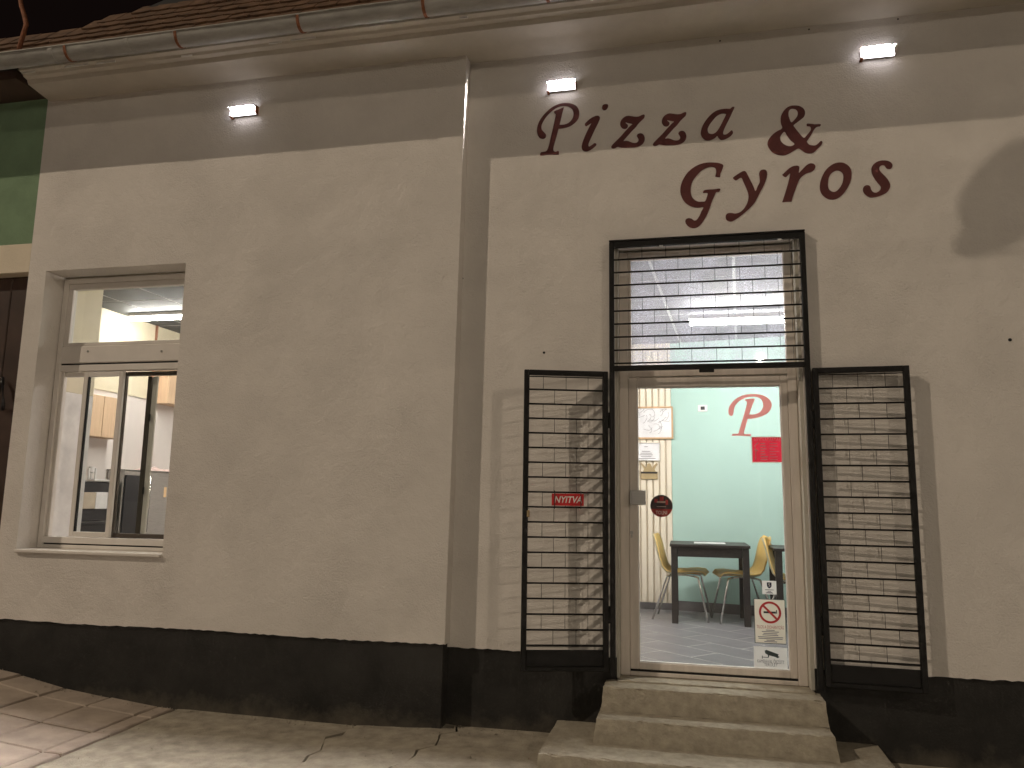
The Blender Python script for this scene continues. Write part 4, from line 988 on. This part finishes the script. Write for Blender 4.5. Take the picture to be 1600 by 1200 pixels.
# moulded shell chairs
def make_chair():
    t = empty('shell_chair', (0, 0, 0)); prof = []   # (depth from front, height, half width)
    for s_, h, hw_ in ((.0, .425, .17), (.02, .448, .20), (.10, .452, .215), (.20, .440, .22), (.30, .436, .22), (.37, .452, .215), (.415, .50, .20), (.44, .57, .195), (.46, .65, .195), (.478, .73, .19), (.497, .79, .165), (.51, .815, .10)): prof.append((s_, h, hw_))
    nu = 9; vs = []; fs = []; n = len(prof)
    for lay in (0, 1):
        for i, (s_, h, hw_) in enumerate(prof):
            p0, p1 = prof[max(0, i-1)], prof[min(n-1, i+1)]; d = Vector((p1[0]-p0[0], 0, p1[1]-p0[1])).normalized(); nn = Vector((-d.z, 0, d.x))
            for k in range(nu):
                u = -1+2*k/(nu-1); curl = .035*abs(u)**2.5
                p = Vector((s_, u*hw_, h))+nn*(curl-(.011 if lay else 0)); vs.append(p)
    off = n*nu
    for i in range(n-1):
        for k in range(nu-1):
            a = i*nu+k; fs.append((a, a+1, a+nu+1, a+nu)); fs.append((off+a+nu, off+a+nu+1, off+a+1, off+a))
    nf = len(fs); rim = [k for k in range(nu)]+[i*nu+nu-1 for i in range(1, n)]+[(n-1)*nu+k for k in range(nu-2, -1, -1)]+[i*nu for i in range(n-2, 0, -1)]
    for i in range(len(rim)): a, b = rim[i], rim[(i+1) % len(rim)]; fs.append((a, off+a, off+b, b))
    mats = [0 if (i % 2 == 0 and i < nf) or i >= nf else 1 for i in range(len(fs))]
    o = mk('shell', vs, fs, [M['chair'], M['chairback']], t, True, True, mats)
    pad = MB(); vs2 = []; 
    for lay in (0, 1):
        for i in range(8):
            for k in range(7):
                s_ = .02+.34*i/7; u = -1+2*k/6; e = (1-abs(u)**4)*(1-abs(2*i/7-1)**6)
                vs2.append(Vector((s_, u*.185*(1-.12*abs(2*i/7-1)**3), .452+(.0 if lay else .028*max(0, e)))))
    f2 = []
    for i in range(7):
        for k in range(6): a = i*7+k; f2 += [(a, a+1, a+8, a+7), (56+a+7, 56+a+8, 56+a+1, 56+a)]
    mk('seat_pad', vs2, f2, M['chair'], t, True, True)
    for (sx, sy) in ((.06, -1), (.06, 1), (.36, -1), (.36, 1)):
        fx = -.035 if sx < .2 else .50
        tube('leg', [(sx+.05 if sx < .2 else sx-.05, sy*.12, .425), (sx, sy*.155, .415), (sx+(fx-sx)*.08, sy*.165, .39), (fx, sy*.20, .0)], .0105, M['chrome'], t, 8, True)
    tube('cross_tube', [(.11, -.12, .425), (.2, -.1, .43), (.31, -.12, .425)], .008, M['chrome'], t, 8, True); tube('cross_tube', [(.11, .12, .425), (.2, .1, .43), (.31, .12, .425)], .008, M['chrome'], t, 8, True)
    return t
def copy_tree(o, parent=None):
    c = o.copy(); col.objects.link(c); c.parent = parent
    for ch in list(o.children): copy_tree(ch, c)
    return c
proto = make_chair()
fl = leg_at(1101, 971); bl = leg_at(1028, 972); fr_ = leg_at(1114, 962); fr2 = leg_at(1134, 975)
# chair's local +x points backwards (from the front edge to the backrest)
chairs = [((fl.x+.02, (fl.y+.12), FLOOR), R(174), 'yellow shell chair on the left side of the black dining table'),
          ((fr2.x-.05, fr2.y+.17, FLOOR), R(10), 'yellow shell chair tucked under the right side of the black dining table'),
          ((leg_at(1275, 990).x+.09, leg_at(1260, 985).y, FLOOR), R(168), 'yellow shell chair with its back to the first table, behind the notices'),
          ]
grp = 'yellow shell chairs in the dining room'
for i, (loc, rz, lab) in enumerate(chairs):
    o = proto if i == 0 else copy_tree(proto); o.location = loc; o.rotation_euler = (0, 0, rz); tag(o, lab, 'chair', grp)
# second table, mostly hidden by the door frame
s2 = leg_at(1214, 990)
t = empty('dining_table', (s2.x+.4, s2.y+.3, FLOOR), 'second black dining table half hidden behind the right door stile', 'table')
box('tabletop', (s2.x, s2.y, TZ-.028), (s2.x+.75, s2.y+.6, TZ), M['darkwood'], t)
for xx in (s2.x+.01, s2.x+.68):
    for yy in (s2.y+.01, s2.y+.53): box('leg', (xx, yy, FLOOR), (xx+.06, yy+.06, TZ-.0285), M['darkwood'], t)

# ------------------------------------------------------------------ notices on the door glass
YG = Yd+.034
def on_glass(px, py): return at(px, py, YG-.002)
p = on_glass(1172, 650)
dcl = empty('window_decal', (p.x, YG, p.z), 'faded red italic letter decal at the top right of the door glass', 'decal')
glyph('letter', DECAL_P, YG-.0035, M['pink'], dcl, 0)
# red opening-hours notice
a, b = on_glass(1175, 683.5), on_glass(1223, 722); t = empty('opening_hours_notice', ((a.x+b.x)/2, YG, b.z), 'dark red rectangular opening hours notice stuck on the door glass', 'notice')
y = YG-.003
film('sheet', a.x, b.x, b.z, a.z, y, M['menu_red'], t); cxm = (a.x+b.x)/2; W_, H_ = b.x-a.x, a.z-b.z
ringbox('margin', a.x-.006, b.x+.005, b.z-.006, a.z+.006, .0055, y+.0005, y+.0015, M['pale_edge'], t)
lettering('heading', 'NYITVATARTÁS', (cxm, y-.0006, a.z-H_*.10), .03, M['pale_edge'], t, width=W_*.88)
mb = MB(); rr = random.Random(3)
for i in range(7):
    z = a.z-H_*(.25+.108*i); x0 = a.x+W_*.27; mb.box((x0, y-.0008, z-.003), (x0+W_*rr.uniform(.14, .24), y-.0002, z+.003), 0); mb.box((a.x+W_*.58, y-.0008, z-.002), (a.x+W_*rr.uniform(.75, .92), y-.0002, z+.002), 0)
mb.build('printed_rows', M['pale_edge'], t)
mb = MB(); mb.tube([(a.x+W_*.1, y-.001, b.z+H_*.1), (a.x+W_*.12, y-.001, b.z+H_*.5), (a.x+W_*.08, y-.001, b.z+H_*.66), (a.x+W_*.2, y-.001, b.z+H_*.78)], .003, 5); mb.tube([(a.x+W_*.06, y-.001, b.z+H_*.5), (a.x+W_*.19, y-.001, b.z+H_*.46)], .003, 5); mb.build('ornament', M['pale_edge'], t)
# round PUSH sticker
c = on_glass(1033.5, 790.5); r_ = (on_glass(1051, 790).x-on_glass(1016, 790).x)/2; t = empty('push_sticker', (c.x, YG, c.z), 'round dark red and black sticker beside the door handle', 'sticker')
mb = MB(); disc(mb, (c.x, c.z), r_, YG-.004, YG-.002, 40); mb.build('disc', M['sticker_dark'], t)
n = 24; ang0 = math.asin(-.28); lo_ = [(c.x+r_*.995*math.cos(math.pi-ang0+(2*ang0+math.pi)*i/n), c.z+r_*.995*math.sin(math.pi-ang0+(2*ang0+math.pi)*i/n)) for i in range(n+1)]
mb = MB(); plate(mb, [lo_], lambda p_, q_, d: (p_, YG-.0048+d, q_), .0006); mb.build('red_band', M['sticker_red'], t)
lettering('text', 'TOLNI', (c.x, YG-.0054, c.z-r_*.62), .036, M['text_white'], t, width=r_*1.0)
mb = MB()
for (u0, u1, v0, v1) in ((-.62, -.3, .3, .62), (-.15, .2, .25, .85), (.35, .6, .1, .55)): mb.box((c.x+r_*u0, YG-.0048, c.z+r_*v0), (c.x+r_*u1, YG-.0042, c.z+r_*v1), 0)
mb.build('red_pattern', M['sticker_red'], t)
mb = MB(); mb.box((c.x-r_*.4, YG-.0054, c.z+.28*r_), (c.x+r_*.36, YG-.005, c.z+.42*r_), 0); mb.box((c.x-r_*.42, YG-.0054, c.z-.08*r_), (c.x+r_*.4, YG-.005, c.z-.03*r_), 0); mb.build('pale_marks', M['pale_edge'], t)
# crest card
a, b = on_glass(1190.5, 907), on_glass(1213.5, 929); t = empty('crest_card', ((a.x+b.x)/2, YG, b.z), 'small white card with a navy shield above the no smoking notice', 'notice')
film('card', a.x, b.x, b.z, a.z, YG-.003, M['film'], t); cxm = (a.x+b.x)/2; W_, H_ = b.x-a.x, a.z-b.z
sh = [(-.16, .88), (.16, .88), (.16, .62), (.1, .5), (0, .44), (-.1, .5), (-.16, .62)]
mb = MB(); plate(mb, [[(cxm+W_*u, b.z+H_*v_) for u, v_ in sh]], lambda p_, q_, d: (p_, YG-.0048+d, q_), .0006); mb.build('shield', M['navy'], t)
lettering('emblem', 'S', (cxm, YG-.0054, b.z+H_*.68), .03, M['text_white'], t)
mb = MB()
for v_, hw_ in ((.33, .3), (.22, .12), (.15, .2), (.09, .26)): mb.box((cxm-W_*hw_, YG-.0048, b.z+H_*v_-.002), (cxm+W_*hw_, YG-.0042, b.z+H_*v_+.002), 0)
mb.build('print', M['text_grey'], t)
# no smoking notice
a, b = on_glass(1177.5, 935), on_glass(1229, 1007); t = empty('no_smoking_notice', ((a.x+b.x)/2, YG, b.z), 'beige no smoking notice with a red ring on the door glass', 'notice')
ringbox('border', a.x, b.x, b.z, a.z, .0035, YG-.005, YG-.0045, M['camgrey'], t); e = .001
film('card', a.x+e, b.x-e, b.z+e, a.z-e, YG-.0042, M['beige_card'], t); W_, H_ = b.x-a.x, a.z-b.z; cxm = (a.x+b.x)/2
rc = (cxm+.002, a.z-H_*.30); rr_ = W_*.355
mb = MB(); disc(mb, rc, rr_, YG-.0056, YG-.0048, 40, rr_*.80)
d45 = Vector((.7071, -.7071)); pr_ = Vector((.7071, .7071))
q = [(rc[0]+d45.x*s*rr_*.86+pr_.x*w_*rr_*.10, rc[1]+d45.y*s*rr_*.86+pr_.y*w_*rr_*.10) for s, w_ in ((-1, -1), (1, -1), (1, 1), (-1, 1))]
plate(mb, [q], lambda p_, q_, d: (p_, YG-.0068+d, q_), .0008); mb.build('prohibition_ring', M['ring'], t)
mb = MB(); mb.box((rc[0]-rr_*.58, YG-.0058, rc[1]-rr_*.09), (rc[0]+rr_*.52, YG-.005, rc[1]+rr_*.09), 0); mb.box((rc[0]+rr_*.54, YG-.0058, rc[1]-rr_*.08), (rc[0]+rr_*.62, YG-.005, rc[1]+rr_*.24), 0); mb.build('cigarette', M['black'], t)
lettering('heading', 'TILOS A DOHÁNYZÁS', (cxm, YG-.0052, a.z-H_*.635), .03, M['text_red'], t, width=W_*.86)
mb = MB()
for v_, hw_ in ((.30, .14), (.265, .27), (.225, .22), (.19, .25), (.145, .40), (.11, .38), (.075, .13), (.045, .2)): mb.box((cxm-W_*hw_, YG-.0052, b.z+H_*v_-.0025), (cxm+W_*hw_, YG-.0048, b.z+H_*v_+.0025), 0)
mb.build('print', M['text_grey'], t)
# camera notice
a, b = on_glass(1177.5, 1009.5), on_glass(1231, 1046); t = empty('camera_notice', ((a.x+b.x)/2, YG, b.z), 'white surveillance camera notice in the bottom right corner of the door glass', 'notice')
film('card', a.x, b.x, b.z, a.z, YG-.003, M['film'], t); W_, H_ = b.x-a.x, a.z-b.z; cxm = (a.x+b.x)/2
cam_l = [(.33, .82), (.38, .86), (.74, .68), (.72, .60), (.77, .56), (.71, .50), (.63, .55), (.42, .62), (.34, .70)]
mb = MB(); plate(mb, [[(a.x+W_*u, b.z+H_*v_) for u, v_ in cam_l]], lambda p_, q_, d: (p_, YG-.0048+d, q_), .0006)
mb.box((a.x+W_*.24, YG-.0048, b.z+H_*.44), (a.x+W_*.26, YG-.0042, b.z+H_*.58), 0); mb.box((a.x+W_*.26, YG-.0048, b.z+H_*.495), (a.x+W_*.44, YG-.0042, b.z+H_*.525), 0); mb.box((a.x+W_*.42, YG-.0048, b.z+H_*.526), (a.x+W_*.455, YG-.0042, b.z+H_*.62), 0)
mb.build('camera_print', M['camgrey'], t)
lettering('text', 'KAMERÁVAL ŐRZÖTT', (cxm, YG-.0048, b.z+H_*.31), .03, M['text_grey'], t, width=W_*.80)
lettering('text', 'TERÜLET', (cxm, YG-.0048, b.z+H_*.16), .028, M['text_grey'], t, width=W_*.40)

# ------------------------------------------------------------------ out of frame: street lamps, and discs added to shade the facade
def street_lamp(P, base, power, label, hue=SODIUM):
    t = empty('street_lamp', (base[0], base[1], ground_z(base[0])-.02), label, 'street lamp', 'street lamps along the road')
    b0 = Vector((base[0], base[1], ground_z(base[0])-.03)); top = Vector((base[0], base[1], P.z+.05)); arm = Vector((P.x, P.y, P.z+.12))
    tube('pole', [b0, b0+Vector((0, 0, 2)), top], [.09, .075, .045], M['polegrey'], t, 14)
    tube('arm', [top, top+(arm-top)*.4+Vector((0, 0, .12)), arm+Vector((0, 0, .02))], .03, M['polegrey'], t, 10)
    d = (arm-top); d.z = 0; d.normalize(); s_ = Vector((-d.y, d.x, 0)); mb = MB(); vs = []
    for (u, w_, z) in ((-.25, .06, .10), (.3, .13, .10), (.36, .06, .10), (-.25, .05, .20), (.25, .09, .19), (.33, .05, .14)):
        vs += [arm+d*u+s_*w_+Vector((0, 0, z-.06)), arm+d*u-s_*w_+Vector((0, 0, z-.06))]
    mk('head', vs, [(0, 1, 3, 2), (2, 3, 5, 4), (7, 6, 8, 9), (9, 8, 10, 11), (0, 2, 8, 6), (2, 4, 10, 8), (3, 1, 7, 9), (5, 3, 9, 11), (1, 0, 6, 7), (4, 5, 11, 10)], M['lampgrey'], t)
    mk('lamp_glass', [arm+d*u+s_*w_+Vector((0, 0, .035)) for u, w_ in ((.0, -.09), (.26, -.09), (.26, .09), (.0, .09))], [(0, 1, 2, 3)], M['lampglow'], t)
    ld = bpy.data.lights.new('street_light', 'POINT'); ld.energy = power; ld.color = hue; ld.shadow_soft_size = .12
    lo = bpy.data.objects.new('street_light', ld); col.objects.link(lo); lo.parent = t; lo.location = Vector((P.x, P.y, P.z))-t.location
street_lamp(LAMP_L, (-23.0, -16.5), POWER_L, 'tall floodlight mast beyond the road to the left')
street_lamp(LAMP_R, (17.0, -16.3), POWER_R, 'street lamp down the road to the right')
street_lamp(LAMP_C, (3.5, -32.2), POWER_C, 'street lamp far across the road facing the doorway', (1.0, .86, .68))
# two unseen discs added above the eaves to cast the lobed shadow at the right
def caster(px, py, ax, ay, tilt_, dist, label):
    """added elliptical shadow caster; its outline is that of its shadow on the wall traced back towards the mast light"""
    W_ = at(px, py, 0); c = W_+(LAMP_L-W_)*dist; t = empty('shadow_caster', c, label, 'shadow caster', 'unseen discs added to shade the wall')
    nn = Vector((-.45, -.8, .4)).normalized(); n = 36; rings = 4; edge = []
    for k_ in range(n):
        an = 2*math.pi*k_/n; u, v_ = ax*math.cos(an), ay*math.sin(an)
        E_ = at(px+u*math.cos(tilt_)-v_*math.sin(tilt_), py+u*math.sin(tilt_)+v_*math.cos(tilt_), 0); d = LAMP_L-E_
        edge.append(E_+d*((c-E_).dot(nn)/d.dot(nn)))
    vs = [c-nn*.05]; fs = []
    for r_i in range(1, rings+1):
        q = r_i/rings; vs += [c+(e_-c)*q-nn*.05*(1-q*q) for e_ in edge]
    for k_ in range(n): fs.append((0, 1+k_, 1+(k_+1) % n))
    for r_i in range(rings-1):
        for k_ in range(n): fs.append((1+r_i*n+k_, 1+(r_i+1)*n+k_, 1+(r_i+1)*n+(k_+1) % n, 1+r_i*n+(k_+1) % n))
    mk('caster_plate', vs, fs, M['polegrey'], t, smooth=True)
    tube('mast', [c-nn*.06, c-nn*.12+Vector((.1, 0, .0)), c+Vector((2.6, .5, 0)), (c.x+3.4, -.35, 5.45)], .014, M['polegrey'], t)
    tube('caster_rod', [edge[n//2], edge[n//2]*.4+c*.6+nn*.2], .006, M['polegrey'], t)
caster(1578, 290, 98, 56, R(-42), .15, 'rounder unseen disc added above the eaves to shade the wall at the right')
caster(1580, 343, 102, 38, R(-30), .147, 'flatter unseen disc added beside the rounder one to shade the wall')
